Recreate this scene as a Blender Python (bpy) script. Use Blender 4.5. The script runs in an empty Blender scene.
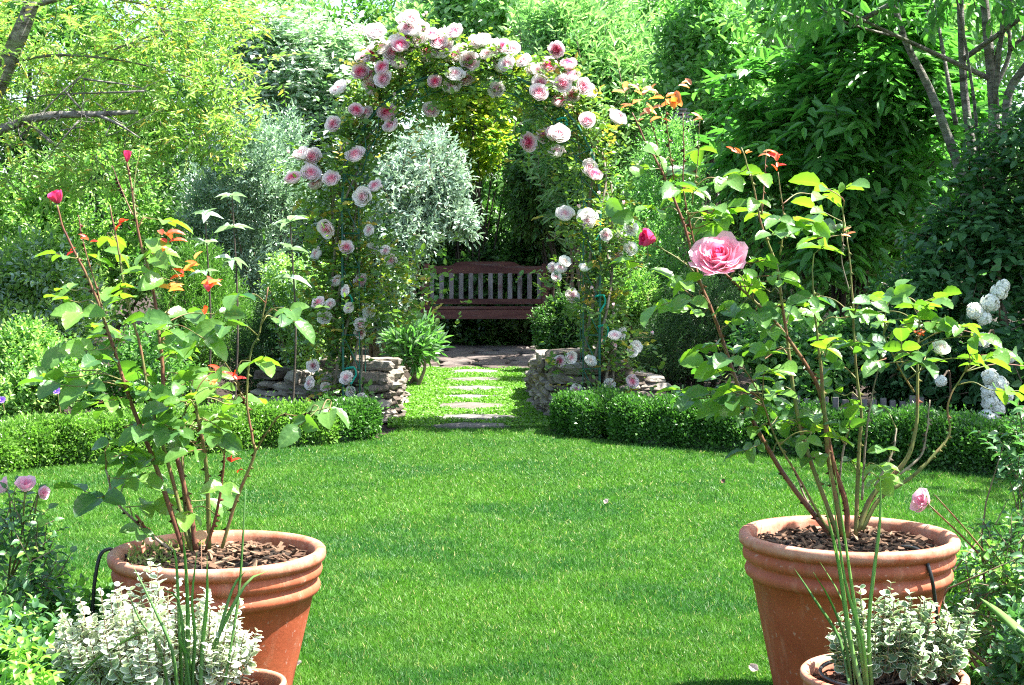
import bpy, math
import numpy as np
from mathutils import Vector, Matrix, noise
R = np.random.default_rng(7)
scene = bpy.context.scene
COL = scene.collection
CAMZ, F, CX, CY = 1.02, 1500.0, 512.0, 342.5
PITCH = math.atan(84.5/F)
cp, sp = math.cos(PITCH), math.sin(PITCH)

def W(px, py, d):
    """world point on the ray of a photo position, at distance y=d"""
    a, b = (px-CX)/F, (CY-py)/F
    dy, dz = cp + b*sp, -sp + b*cp
    t = d/dy
    return np.array([a*t, d, CAMZ + dz*t])
def G(px, py, z=0.0):
    b = (CY-py)/F
    dy, dz = cp + b*sp, -sp + b*cp
    return W(px, py, (z-CAMZ)/dz*dy)

def nrm(a):
    return a/np.maximum(np.linalg.norm(a, axis=-1, keepdims=True), 1e-9)
def V(*a): return np.array(a, float)

# ------------------------------------------------------------------ materials
def newmat(name):
    m = bpy.data.materials.new(name); m.use_nodes = True
    nt = m.node_tree; nt.nodes.clear()
    out = nt.nodes.new('ShaderNodeOutputMaterial')
    return m, nt, out
def nd(nt, t, **k):
    n = nt.nodes.new(t)
    for a, b in k.items():
        if a.startswith('_'): setattr(n, a[1:], b)
        else: n.inputs[a.replace('__', ' ')].default_value = b
    return n
def mixc(nt, fac, a, b, mode='MIX'):
    n = nt.nodes.new('ShaderNodeMix'); n.data_type = 'RGBA'; n.blend_type = mode
    for i, v in ((0, fac), (6, a), (7, b)):
        if isinstance(v, bpy.types.NodeSocket): nt.links.new(v, n.inputs[i])
        elif i == 0: n.inputs[0].default_value = v
        else: n.inputs[i].default_value = (*v[:3], 1)
    return n.outputs[2]
def rng_(nt, sock, a, b, c=0.0, d=1.0):
    n = nt.nodes.new('ShaderNodeMapRange')
    nt.links.new(sock, n.inputs[0])
    for i, v in enumerate((a, b, c, d)): n.inputs[i+1].default_value = v
    return n.outputs[0]
def attr(nt, name):
    n = nt.nodes.new('ShaderNodeAttribute'); n.attribute_name = name
    return n.outputs['Fac']
def noise_(nt, scale, detail=4, rough=.6, vec=None):
    n = nd(nt, 'ShaderNodeTexNoise', Scale=scale, Detail=detail, Roughness=rough)
    if vec is None:
        tc = nt.nodes.new('ShaderNodeTexCoord'); vec = tc.outputs['Object']
    nt.links.new(vec, n.inputs['Vector'])
    return n.outputs[0]
def bump(nt, h, strength, dist, bsdf):
    b = nd(nt, 'ShaderNodeBump', Strength=strength, Distance=dist)
    nt.links.new(h, b.inputs['Height']); nt.links.new(b.outputs[0], bsdf.inputs['Normal'])

def leafmat(name, ca, cb, rough=.42, tr=.35, crinkle=0, edge=None, edger=(.5, 1.0), spec=.5, tcol=(1.2, 1.6, .75)):
    m, nt, out = newmat(name)
    c = mixc(nt, attr(nt, 'v'), ca, cb)
    if edge is not None:
        c = mixc(nt, rng_(nt, attr(nt, 'e'), *edger), c, edge)
    p = nd(nt, 'ShaderNodeBsdfPrincipled', Roughness=rough)
    p.inputs['Specular IOR Level'].default_value = spec
    nt.links.new(c, p.inputs['Base Color'])
    if crinkle: bump(nt, noise_(nt, 55, 3, .5), crinkle, .006, p)
    tcn = mixc(nt, 1.0, c, tcol, 'MULTIPLY')
    t = nd(nt, 'ShaderNodeBsdfTranslucent'); nt.links.new(tcn, t.inputs[0])
    mx = nd(nt, 'ShaderNodeMixShader', Fac=tr)
    nt.links.new(p.outputs[0], mx.inputs[1]); nt.links.new(t.outputs[0], mx.inputs[2])
    nt.links.new(mx.outputs[0], out.inputs[0])
    return m

def surfmat(name, ca, cb, scale=6, rough=.8, bumps=.4, bdist=.01, detail=6, contrast=(.35, .65), cc=None, ccscale=2.0, ccr=(.55, .7), bscale=None, spec=.3, stretch=None, usev=None):
    m, nt, out = newmat(name)
    vec = None
    if stretch:
        tc = nt.nodes.new('ShaderNodeTexCoord'); mp = nt.nodes.new('ShaderNodeMapping')
        mp.inputs['Scale'].default_value = stretch
        nt.links.new(tc.outputs['Object'], mp.inputs[0]); vec = mp.outputs[0]
    n1 = noise_(nt, scale, detail, .65, vec)
    c = mixc(nt, rng_(nt, n1, *contrast), ca, cb)
    if cc is not None:
        c = mixc(nt, rng_(nt, noise_(nt, ccscale, 5, .7, vec), *ccr), c, cc)
    if usev is not None:
        c = mixc(nt, attr(nt, 'v'), c, mixc(nt, 1.0, c, usev, 'MULTIPLY'))
    p = nd(nt, 'ShaderNodeBsdfPrincipled', Roughness=rough)
    p.inputs['Specular IOR Level'].default_value = spec
    nt.links.new(c, p.inputs['Base Color'])
    if bumps: bump(nt, noise_(nt, bscale or scale*4, 6, .7, vec), bumps, bdist, p)
    nt.links.new(p.outputs[0], out.inputs[0])
    return m

M = {}
M['bark'] = surfmat('bark_grey', (.06, .05, .042), (.30, .28, .25), 22, .9, 1, .02, cc=(.20, .24, .13), ccscale=5, stretch=(.6, .6, 1.6), bscale=40)
M['bark_dark'] = surfmat('bark_dark', (.035, .028, .022), (.09, .07, .05), 14, .9, .7, .01)
M['twig'] = surfmat('twig_brown', (.13, .085, .05), (.24, .19, .13), 20, .8, .3, .003)
M['cane_green'] = surfmat('rose_cane_green', (.09, .12, .03), (.20, .18, .06), 16, .55, .3, .002, cc=(.20, .08, .05), ccscale=9, ccr=(.5, .62))
M['cane_red'] = surfmat('rose_cane_red', (.11, .035, .025), (.20, .10, .045), 14, .5, .3, .002, cc=(.13, .15, .05), ccscale=7, ccr=(.52, .65))
M['cane_grey'] = surfmat('rose_cane_woody', (.13, .10, .07), (.28, .24, .18), 20, .8, .5, .004)
M['soil'] = surfmat('soil', (.02, .013, .009), (.07, .048, .032), 30, .95, 1, .02)
M['mulch'] = surfmat('mulch', (.10, .05, .028), (.32, .21, .13), 9, .9, .5, .004, usev=(.35, .28, .25))
M['green_metal'] = surfmat('green_coated_wire', (.008, .07, .05), (.012, .15, .10), 5, .4, .1, .001, spec=.5)
M['tie'] = surfmat('green_tie', (.01, .30, .22), (.02, .38, .28), 30, .5, 0, 0)
M['black_hose'] = surfmat('black_hose', (.012, .012, .013), (.02, .02, .02), 30, .45, 0, 0, spec=.5)
M['copper'] = surfmat('tag_copper', (.36, .20, .12), (.48, .30, .2), 60, .5, .1, .001)
M['bench'] = surfmat('bench_wood_red', (.085, .028, .026), (.17, .07, .055), 8, .7, .4, .003, cc=(.22, .19, .18), ccscale=5, ccr=(.55, .75), stretch=(.3, 2, 2))
M['slat'] = surfmat('bench_wood_grey', (.13, .10, .095), (.36, .33, .33), 8, .75, .4, .003, cc=(.13, .045, .04), ccscale=4, ccr=(.55, .7), stretch=(2, 2, .4))
M['stone'] = surfmat('wall_stone', (.15, .125, .10), (.40, .36, .30), 7, .9, 1, .02, cc=(.13, .10, .08), ccscale=4, ccr=(.52, .68), usev=(.42, .38, .35), bscale=14)
M['flag'] = surfmat('flagstone', (.10, .097, .09), (.25, .24, .225), 9, .85, .9, .012, cc=(.09, .09, .06), ccscale=5, ccr=(.55, .7), usev=(.75, .68, .6))
M['house'] = surfmat('house_siding', (.42, .38, .33), (.5, .46, .4), 3, .8, .1, .01)
M['shingle'] = surfmat('shingle_grey', (.10, .09, .085), (.42, .38, .36), 12, .8, .5, .005)
M['wood_grey'] = surfmat('weathered_board', (.08, .075, .07), (.19, .18, .165), 12, .8, .5, .004)
M['red_leaf'] = leafmat('young_leaf_red', (.55, .03, .03), (.75, .13, .04), .35, .4, tcol=(1.6, .9, .6))
M['orange_leaf'] = leafmat('young_leaf_orange', (.60, .18, .04), (.75, .36, .08), .35, .45, tcol=(1.4, 1.1, .6))
M['bronze_leaf'] = leafmat('young_leaf_bronze', (.45, .16, .09), (.62, .34, .16), .4, .4, tcol=(1.4, 1.1, .7))
M['rose_leaf'] = leafmat('rose_leaf', (.035, .11, .035), (.14, .28, .045), .34, .42, edge=(.20, .36, .08), edger=(.2, -.6), spec=.55, tcol=(2.0, 2.1, .5), crinkle=.5)
M['climb_leaf'] = leafmat('climbing_rose_leaf', (.045, .13, .04), (.20, .34, .07), .42, .4, tcol=(1.8, 1.7, .5))
M['climb_yellow'] = leafmat('climbing_rose_leaf_yellow', (.35, .34, .05), (.5, .30, .07), .42, .45)
M['varieg'] = leafmat('variegated_leaf', (.10, .19, .09), (.22, .33, .14), .55, .25, edge=(.80, .82, .62), edger=(.45, .8), tcol=(1.2, 1.2, .8))
M['varieg_white'] = leafmat('variegated_leaf_white', (.22, .30, .18), (.55, .62, .42), .55, .25, edge=(.85, .86, .76), edger=(.3, .65), tcol=(1.2, 1.2, .9))
M['iris'] = leafmat('iris_blade', (.10, .22, .06), (.22, .36, .10), .4, .35)
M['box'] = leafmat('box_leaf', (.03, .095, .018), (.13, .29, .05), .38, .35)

def petalmat(name, inner, outer, lo=.15, hi=.75):
    m, nt, out = newmat(name)
    c = mixc(nt, rng_(nt, attr(nt, 'e'), lo, hi), inner, outer)
    p = nd(nt, 'ShaderNodeBsdfPrincipled', Roughness=.55)
    p.inputs['Specular IOR Level'].default_value = .25
    nt.links.new(c, p.inputs['Base Color'])
    t = nd(nt, 'ShaderNodeBsdfTranslucent'); nt.links.new(c, t.inputs[0])
    mx = nd(nt, 'ShaderNodeMixShader', Fac=.38)
    nt.links.new(p.outputs[0], mx.inputs[1]); nt.links.new(t.outputs[0], mx.inputs[2])
    nt.links.new(mx.outputs[0], out.inputs[0])
    return m
M['p_deep'] = petalmat('petal_pink_centre', (.88, .14, .32), (.94, .80, .82), .12, .8)
M['p_mid'] = petalmat('petal_pale_pink', (.92, .38, .50), (.95, .87, .87), .08, .7)
M['p_pale'] = petalmat('petal_blush', (.93, .58, .64), (.95, .90, .88), .03, .55)
M['p_white'] = petalmat('petal_cream', (.88, .76, .70), (.93, .92, .88), .05, .5)
M['p_big'] = petalmat('petal_rose_pink', (.84, .10, .26), (.93, .50, .62), .1, .6)
M['p_bud'] = petalmat('petal_bud_crimson', (.62, .01, .08), (.78, .07, .22), .1, .9)
M['white_flower'] = petalmat('snowball_floret', (.86, .88, .76), (.92, .93, .88), 0, 1)
M['purple'] = petalmat('purple_petal', (.25, .1, .6), (.35, .2, .75))
M['petal_fallen'] = petalmat('fallen_petal', (.85, .6, .55), (.9, .82, .76))

# terracotta: colour, pale lime bloom and streaks
def terracotta():
    m, nt, out = newmat('terracotta')
    c = mixc(nt, rng_(nt, noise_(nt, 7, 6), .35, .65), (.31, .062, .022), (.39, .09, .033))
    tc = nt.nodes.new('ShaderNodeTexCoord'); mp = nt.nodes.new('ShaderNodeMapping')
    mp.inputs['Scale'].default_value = (26, 26, 2.2); nt.links.new(tc.outputs['Object'], mp.inputs[0])
    c = mixc(nt, rng_(nt, noise_(nt, 1, 5, .7, mp.outputs[0]), .52, .76, 0, .42), c, (.58, .30, .19))
    sep = nt.nodes.new('ShaderNodeSeparateXYZ'); nt.links.new(tc.outputs['Object'], sep.inputs[0])
    ml = nt.nodes.new('ShaderNodeMath'); ml.operation = 'MULTIPLY'
    nt.links.new(rng_(nt, attr(nt, 'v'), .2, 1.1), ml.inputs[0])
    nt.links.new(rng_(nt, noise_(nt, 9, 6, .75), .35, .68, .05, 1), ml.inputs[1])
    c = mixc(nt, ml.outputs[0], c, (.62, .36, .25))
    # soil splash near the foot
    c = mixc(nt, rng_(nt, noise_(nt, 60, 3, .6), .64, .74, 0, .5), c, (.70, .52, .42))
    c = mixc(nt, rng_(nt, noise_(nt, 5, 6, .75), .56, .72, 0, .5), c, (.20, .07, .035))
    p = nd(nt, 'ShaderNodeBsdfPrincipled', Roughness=.7)
    p.inputs['Specular IOR Level'].default_value = .35
    nt.links.new(c, p.inputs['Base Color'])
    bump(nt, noise_(nt, 90, 5, .7), .25, .003, p)
    nt.links.new(p.outputs[0], out.inputs[0])
    return m
M['terra'] = terracotta()

# ------------------------------------------------------------------ object helpers
def link(name, me, parent=None, loc=None, label=None, cat=None, group=None, kind=None):
    o = bpy.data.objects.new(name, me); COL.objects.link(o)
    if parent is not None: o.parent = parent
    if loc is not None: o.location = loc
    if label: o['label'] = label
    if cat: o['category'] = cat
    if group: o['group'] = group
    if kind: o['kind'] = kind
    return o
def thing(name, label, cat, loc=(0, 0, 0), group=None):
    return link(name, None, None, loc, label, cat, group)

def raw_mesh(name, verts, faces, mats, v=None, e=None, smooth=False, mi=None):
    """faces: (n,k) int array"""
    me = bpy.data.meshes.new(name)
    verts = np.ascontiguousarray(verts, dtype=np.float32); faces = np.ascontiguousarray(faces, dtype=np.int32)
    n, k = faces.shape
    me.vertices.add(len(verts)); me.vertices.foreach_set('co', verts.ravel())
    me.loops.add(n*k); me.loops.foreach_set('vertex_index', faces.ravel())
    me.polygons.add(n); me.polygons.foreach_set('loop_start', np.arange(0, n*k, k, dtype=np.int32))
    for m in mats: me.materials.append(m)
    if mi is not None: me.polygons.foreach_set('material_index', np.asarray(mi, dtype=np.int32))
    me.update(calc_edges=True)
    me.polygons.foreach_set('use_smooth', np.full(n, smooth))
    for nm, arr in (('v', v), ('e', e)):
        if arr is not None:
            a = me.attributes.new(nm, 'FLOAT', 'POINT'); a.data.foreach_set('value', np.asarray(arr, dtype=np.float32).ravel())
    me.update()
    return me

def tm(verts, faces, e=None):
    verts = np.array(verts, float)
    return verts, np.array(faces, int), (np.zeros(len(verts)) if e is None else np.array(e, float))
T_DIA = tm([(0, 0, 0), (.45, .5, .08), (1, 0, -.04), (.45, -.5, .08)], [(0, 1, 2, 3)], [0, 1, 1, 1])
T_OVAL = tm([(0, 0, 0), (.3, .5, .09), (.72, .36, .05), (1, 0, -.08), (.72, -.36, .05), (.3, -.5, .09)],
            [(0, 1, 2, 3), (0, 3, 4, 5)], [0, 1, 1, 0, 1, 1])
T_TRI = tm([(0, -.5, 0), (0, .5, 0), (1, 0, .0)], [(0, 1, 2)], [0, 0, 1])
def strip_tmpl(us, ws, fold=.18, curl=.16, cols=(-1, 0, 1), es=(1, 0, 1), wave=0):
    vs, es_, fs = [], [], []
    nc = len(cols)
    for i, (u, w) in enumerate(zip(us, ws)):
        for j, c in enumerate(cols):
            vs.append((u - (.02*abs(c) if 0 < i < len(us)-1 else 0), c*w*.5, abs(c)*w*fold - curl*u*u + wave*math.sin(i*2.1)*abs(c)))
            es_.append(es[j] if 0 < i < len(us)-1 or nc == 3 else es[0])
    for i in range(len(us)-1):
        for j in range(nc-1):
            a = i*nc+j; fs.append((a, a+1, a+nc+1, a+nc))
    return tm(vs, fs, es_)
T_ROSE = strip_tmpl([0, .06, .14, .22, .31, .40, .50, .60, .70, .79, .87, .94, 1],
                    [.03, .42, .66, .80, .97, .93, 1.0, .88, .86, .66, .58, .30, .02], .16, .22, wave=.012)
T_LONG = strip_tmpl([0, .15, .4, .7, 1], [.04, .7, 1, .7, .03], .15, .3)
T_ROUND = strip_tmpl([0, .12, .35, .65, .88, 1], [.12, .62, .97, .98, .62, .12], .10, .12, (-1, -.62, 0, .62, 1), (1, .35, 0, .35, 1))

def leaves(P, D, N, L, Wd, tmpl, v, mats, name='crown', smooth=False, mi=None):
    tv, tf, te = tmpl
    D = nrm(D); S = nrm(np.cross(N, D)); N2 = np.cross(D, S)
    L = np.broadcast_to(np.asarray(L, float), (len(P),)); Wd = np.broadcast_to(np.asarray(Wd, float), (len(P),))
    k = len(tv)
    co = (P[:, None, :] + (L[:, None]*tv[None, :, 0])[..., None]*D[:, None, :]
          + ((L*Wd)[:, None]*tv[None, :, 1])[..., None]*S[:, None, :]
          + (L[:, None]*tv[None, :, 2])[..., None]*N2[:, None, :])
    fs = (tf[None] + (np.arange(len(P))*k)[:, None, None]).reshape(-1, tf.shape[1])
    vv = np.repeat(v, k); ee = np.tile(te, len(P))
    m_ = None if mi is None else np.repeat(mi, len(tf))
    return raw_mesh(name, co.reshape(-1, 3), fs, mats, vv, ee, smooth, m_)

class MB:
    def __init__(s): s.v = []; s.f = []; s.c = []; s.n = 0
    def add(s, verts, faces, c=0.0):
        s.v.append(np.asarray(verts, float)); s.f += [tuple(i+s.n for i in f) for f in faces]
        s.c += [c]*len(verts) if np.isscalar(c) else list(c); s.n += len(verts)
    def tube(s, pts, rad, sides=6, cap=True, c=0.0):
        pts = np.asarray(pts, float); n = len(pts)
        rad = np.broadcast_to(np.asarray(rad, float), (n,)) if np.ndim(rad) == 0 or len(rad) == n else np.interp(np.linspace(0, 1, n), np.linspace(0, 1, len(rad)), rad)
        t = nrm(np.gradient(pts, axis=0)); ref = V(0, 0, 1) if abs(t[0][2]) < .9 else V(1, 0, 0)
        a = nrm(np.cross(t[0], ref)); vs = []
        for i in range(n):
            a = nrm(a - t[i]*np.dot(a, t[i])); b = np.cross(t[i], a)
            for k in range(sides):
                q = 2*math.pi*k/sides
                vs.append(pts[i] + rad[i]*(math.cos(q)*a + math.sin(q)*b))
        fs = [(i*sides+k, i*sides+(k+1) % sides, (i+1)*sides+(k+1) % sides, (i+1)*sides+k) for i in range(n-1) for k in range(sides)]
        if cap: fs += [tuple(range(sides))[::-1], tuple((n-1)*sides+k for k in range(sides))]
        s.add(vs, fs, c)
    def box(s, c, size, rot=0.0, bev=0.0, tilt=0.0):
        x, y, z = [q/2 for q in size]; b = bev
        pts = []
        for sz in (-1, 1):
            for (ax, ay) in ((x-b, y), (x, y-b), (x, -y+b), (x-b, -y), (-x+b, -y), (-x, -y+b), (-x, y-b), (-x+b, y)) if b else ((x, y), (x, -y), (-x, -y), (-x, y)):
                pts.append((ax, ay, sz*z))
        k = len(pts)//2
        pts = np.array(pts)
        ct, st = math.cos(tilt), math.sin(tilt)
        pts = np.stack([pts[:, 0], pts[:, 1]*ct-pts[:, 2]*st, pts[:, 1]*st+pts[:, 2]*ct], 1)
        cr, sr = math.cos(rot), math.sin(rot)
        pts = np.stack([pts[:, 0]*cr-pts[:, 1]*sr, pts[:, 0]*sr+pts[:, 1]*cr, pts[:, 2]], 1) + np.array(c)
        fs = [(i, (i+1) % k, k+(i+1) % k, k+i) for i in range(k)] + [tuple(range(k))[::-1], tuple(range(k, 2*k))]
        s.add(pts, fs)
    def build(s, name, mats, parent=None, smooth=False, **kw):
        me = bpy.data.meshes.new(name)
        vv = np.concatenate(s.v)
        off = kw.pop('off', None)
        if off is not None: vv = vv - np.asarray(off)
        me.from_pydata(vv.tolist(), [], s.f)
        for m in (mats if isinstance(mats, list) else [mats]): me.materials.append(m)
        a = me.attributes.new('v', 'FLOAT', 'POINT'); a.data.foreach_set('value', np.array(s.c, dtype=np.float32))
        if smooth: me.polygons.foreach_set('use_smooth', np.full(len(me.polygons), True))
        me.update()
        return link(name, me, parent, **kw)

def curve(pts, n=16):
    """Catmull-Rom through points"""
    p = np.asarray(pts, float)
    p = np.vstack([2*p[0]-p[1], p, 2*p[-1]-p[-2]]); out = []
    m = len(p)-3; per = max(2, n//m)
    for i in range(m):
        a, b, c, d = p[i:i+4]
        for t in np.linspace(0, 1, per, endpoint=(i == m-1)):
            out.append(.5*((2*b)+(c-a)*t+(2*a-5*b+4*c-d)*t*t+(3*b-a-3*c+d)*t**3))
    return np.array(out)

def randdir(n): return nrm(R.normal(size=(n, 3)))

# ------------------------------------------------------------------ sprays of leaves on twigs
def spray_leaves(C, Nrm, o):
    """C cluster centres, Nrm outward; returns leaf arrays"""
    K, m = len(C), o['m']
    d = nrm(Nrm*o.get('out', .7) + V(0, 0, o.get('up', .5)) + R.normal(size=(K, 3))*o.get('rnd', .45))
    Lt = o['tw']*R.uniform(.6, 1.25, K)
    t = (np.arange(m)+.5)/m
    s0 = nrm(np.cross(d, V(0, 0, 1)+.3*randdir(K)))
    planar = o.get('planar', False)
    ang0 = R.uniform(0, 6.28, K)
    u = np.cross(s0, d)
    P = C[:, None]+d[:, None]*(Lt[:, None]*(t-.5))[..., None]
    droop = o.get('droop', 0.0)
    P[..., 2] -= droop*(t**2)*Lt[:, None]
    if planar:
        sgn = np.where(np.arange(m) % 2, 1.0, -1.0)
        side = s0[:, None]*sgn[None, :, None]
    else:
        a = ang0[:, None]+np.arange(m)*2.4
        side = np.cos(a)[..., None]*s0[:, None]+np.sin(a)[..., None]*u[:, None]
    al = o.get('al', .9)*R.uniform(.7, 1.3, (K, m)); al[:, -1] *= .2
    D = np.cos(al)[..., None]*d[:, None]+np.sin(al)[..., None]*side
    D[..., 2] -= o.get('ldroop', 0.1)
    D = nrm(D + R.normal(size=D.shape)*.12)
    N = nrm(V(0, 0, 1)*o.get('nup', .9)+Nrm[:, None]*.45+R.normal(size=D.shape)*o.get('nr', .4))
    L = o['leaf']*R.uniform(.6, 1.15, (K, m))*(1-.25*np.abs(t-.4))
    v = np.clip(R.normal(.45, .22, (K, 1))+R.normal(0, .14, (K, m)), 0, 1)
    f = lambda q: q.reshape(-1, 3)
    return f(P), f(D), f(N), L.ravel(), v.ravel(), P, Lt

def lobes_in(c, r, n, seed=None, base=.62):
    L = [(np.array(c, float), np.array(r, float)*base)]
    for i in range(n):
        d = randdir(1)[0]; d[2] = d[2]*.9+.1
        k = R.uniform(.2, .48)
        L.append((c + d*r*R.uniform(.48, .8), r*k))
    return L
def sample_lobes(lobes, K, zmin=.03, backkeep=.45, inner=.72):
    A = np.array([(l[1][0]*l[1][1]+l[1][1]*l[1][2]+l[1][0]*l[1][2]) for l in lobes]); A /= A.sum()
    out, outn = [], []; got = 0
    Cc = np.array([l[0] for l in lobes]); Rr = np.array([l[1] for l in lobes])
    while got < K:
        n = int((K-got)*2)+50
        idx = R.choice(len(lobes), n, p=A); d = randdir(n)
        rad = R.uniform(.60, 1.08, n)+.38*(R.uniform(size=n) < .18)*R.uniform(size=n)
        p = Cc[idx]+d*Rr[idx]*rad[:, None]
        q = np.linalg.norm((p[:, None]-Cc[None])/Rr[None], axis=2); q[np.arange(n), idx] = 9
        ok = (q.min(1) > inner) & (p[:, 2] > zmin)
        nn = nrm(d/Rr[idx])
        ok &= (nn[:, 1] < .35) | (R.uniform(size=n) < backkeep)
        # uneven holes
        h = np.sin(p[:, 0]*3.1+1.3*p[:, 2])*np.sin(p[:, 2]*3.7+p[:, 1])*np.sin(p[:, 1]*2.9+p[:, 0]*1.7)
        ok &= (R.uniform(size=n) < .75+.55*h)
        out.append(p[ok]); outn.append(nn[ok]); got += ok.sum()
    return np.concatenate(out)[:K], np.concatenate(outn)[:K]

def plant(name, label, cat, base, lobes, K, o, mats, bark='twig', nbr=8, r0=.02, group=None, trunk=None, extra=None, crown='crown', stemname='stem'):
    base = np.asarray(base, float)
    t = thing(name, label, cat, base, group)
    C, Nn = sample_lobes(lobes, K, base[2]+.02, o.get('back', .45), o.get('inner', .72))
    P, D, N, L, v, PP, Lt = spray_leaves(C, Nn, o)
    ok = P[:, 2] > .01
    mi = None
    if len(mats) > 1: mi = (R.uniform(size=len(P)) < o.get('mix', .3)).astype(int)[ok]
    me = leaves(P[ok]-base, D[ok], N[ok], L[ok], o.get('w', .5), o.get('t', T_OVAL), v[ok], mats, crown, o.get('smooth', False), mi)
    link(crown, me, t)
    mb = MB()
    top = np.array([l[0] for l in lobes])
    if trunk is not None:
        for pts, rads in trunk: mb.tube(curve(pts, 14), rads, 8)
        origins = [curve(p_, 14) for p_, _ in trunk]
    for i in range(nbr):
        c = C[R.integers(len(C))]
        if trunk is not None:
            tr = origins[R.integers(len(origins))]; s = tr[int(len(tr)*R.uniform(.45, .98))]
        else: s = base+V(R.normal()*.05, R.normal()*.05, -.02)
        mid = (s+c)/2+V(R.normal()*.08, R.normal()*.05, .12*np.linalg.norm(c-s)*(1 if trunk is None else .3))
        mb.tube(curve([s, mid, c], 8), [r0, r0*.6, r0*.2], 5)
    # twigs carrying the sprays
    tw = o.get('twigs', 0)
    if tw:
        sel = R.choice(len(PP), min(tw, len(PP)), replace=False)
        for i in sel: mb.tube(PP[i][[0, len(PP[i])//2, -1]], [o.get('twr', .004)]*2+[.001], 3, False)
    if mb.n: mb.build('trunk' if trunk is not None else stemname, M[bark], t, off=base, smooth=True)
    return t

def box_px(x0, x1, y0, y1, d, depth):
    a = W(x0, y0, d); b = W(x1, y1 if y1 else 300, d)
    zb = b[2] if y1 else 0.0
    c = V((a[0]+b[0])/2, d, (a[2]+zb)/2)
    return c, V(abs(b[0]-a[0])/2, depth/2, abs(a[2]-zb)/2)
def shrub(name, label, cat, px, d, depth, K, o, mats, nl=9, **kw):
    c, r = box_px(*px, d, depth)
    base = V(c[0], c[1], 0)
    return plant(name, label, cat, base, lobes_in(c, r, nl), K, o, mats, **kw)

# ------------------------------------------------------------------ sky, sun, camera
world = bpy.data.worlds.new('World'); scene.world = world; world.use_nodes = True
wn = world.node_tree
SUN = nrm(V(.49, .02, .87))
sky = wn.nodes.new('ShaderNodeTexSky'); sky.sky_type = 'NISHITA'; sky.sun_disc = False
sky.sun_elevation = math.asin(SUN[2]); sky.sun_rotation = math.atan2(SUN[0], SUN[1])
sky.air_density = 1.0; sky.dust_density = 2.0
wn.links.new(sky.outputs[0], wn.nodes['Background'].inputs[0]); wn.nodes['Background'].inputs[1].default_value = .09
sl = bpy.data.lights.new('sun', 'SUN'); sl.energy = 5.0; sl.angle = math.radians(.53); sl.color = (1, .97, .92)
so = bpy.data.objects.new('sun', sl); COL.objects.link(so)
so.rotation_euler = Vector(SUN).to_track_quat('Z', 'Y').to_euler(); so.location = SUN*30
cam = bpy.data.cameras.new('camera'); co_ = bpy.data.objects.new('camera', cam); COL.objects.link(co_)
cam.sensor_width = 36; cam.lens = F/1024*36; cam.clip_end = 500; cam.clip_start = .05
co_.location = (0, 0, CAMZ); co_.rotation_euler = (math.pi/2-PITCH, 0, 0)
scene.camera = co_
scene.view_settings.view_transform = 'Standard'; scene.view_settings.look = 'None'
scene.view_settings.exposure = 2.3; scene.view_settings.gamma = 1
scene.render.engine = 'CYCLES'
cy = scene.cycles
cy.max_bounces = 8; cy.diffuse_bounces = 5; cy.glossy_bounces = 2; cy.transmission_bounces = 5; cy.transparent_max_bounces = 4
cy.use_denoising = False; cy.caustics_reflective = False; cy.caustics_refractive = False
cy.sample_clamp_indirect = 8
cy.filter_width = 1.15

# ------------------------------------------------------------------ ground
def sheet(name, poly, z, mat, **kw):
    me = bpy.data.meshes.new(name)
    me.from_pydata([(p[0], p[1], z) for p in poly], [], [tuple(range(len(poly)))]); me.materials.append(mat); me.update()
    return link(name, me, **kw)
sheet('ground', [(-150, -40), (150, -40), (150, 250), (-150, 250)], 0, M['soil'], kind='structure')
# back edge of the lawn, following the hedges and the mouth of the path
HL = [G(-160, 505), G(0, 473), G(130, 462), G(240, 452), G(330, 446), G(378, 441)]
HR = [G(556, 438), G(620, 444), G(700, 451), G(800, 458), G(900, 467), G(1024, 480), G(1150, 500)]
HL = [V(p[0], p[1]) for p in HL]; HR = [V(p[0], p[1]) for p in HR]
LAWN = [V(-4.2, -1.5), V(4.2, -1.5)] + [V(4.2, HR[-1][1]+.1)] + [p+V(0, .12) for p in HR[::-1]] + [V(.2, 9.0), V(-.66, 9.0)] + [p+V(0, .12) for p in HL[::-1]] + [V(-4.2, HL[0][1]+.1)]
def lawnmat(nm, a, b, c):
    m, nt, out = newmat(nm)
    cc = mixc(nt, rng_(nt, noise_(nt, 1.1, 4), .38, .62), a, b)
    cc = mixc(nt, rng_(nt, noise_(nt, 60, 5, .8), .5, .75), cc, c)
    p = nd(nt, 'ShaderNodeBsdfPrincipled', Roughness=.9); p.inputs['Specular IOR Level'].default_value = .1
    nt.links.new(cc, p.inputs['Base Color']); bump(nt, noise_(nt, 130, 4, .8), 1, .03, p)
    nt.links.new(p.outputs[0], out.inputs[0]); return m
sheet('lawn', LAWN, .004, lawnmat('lawn_turf', (.05, .14, .015), (.07, .18, .02), (.09, .12, .02)), kind='structure')

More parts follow.
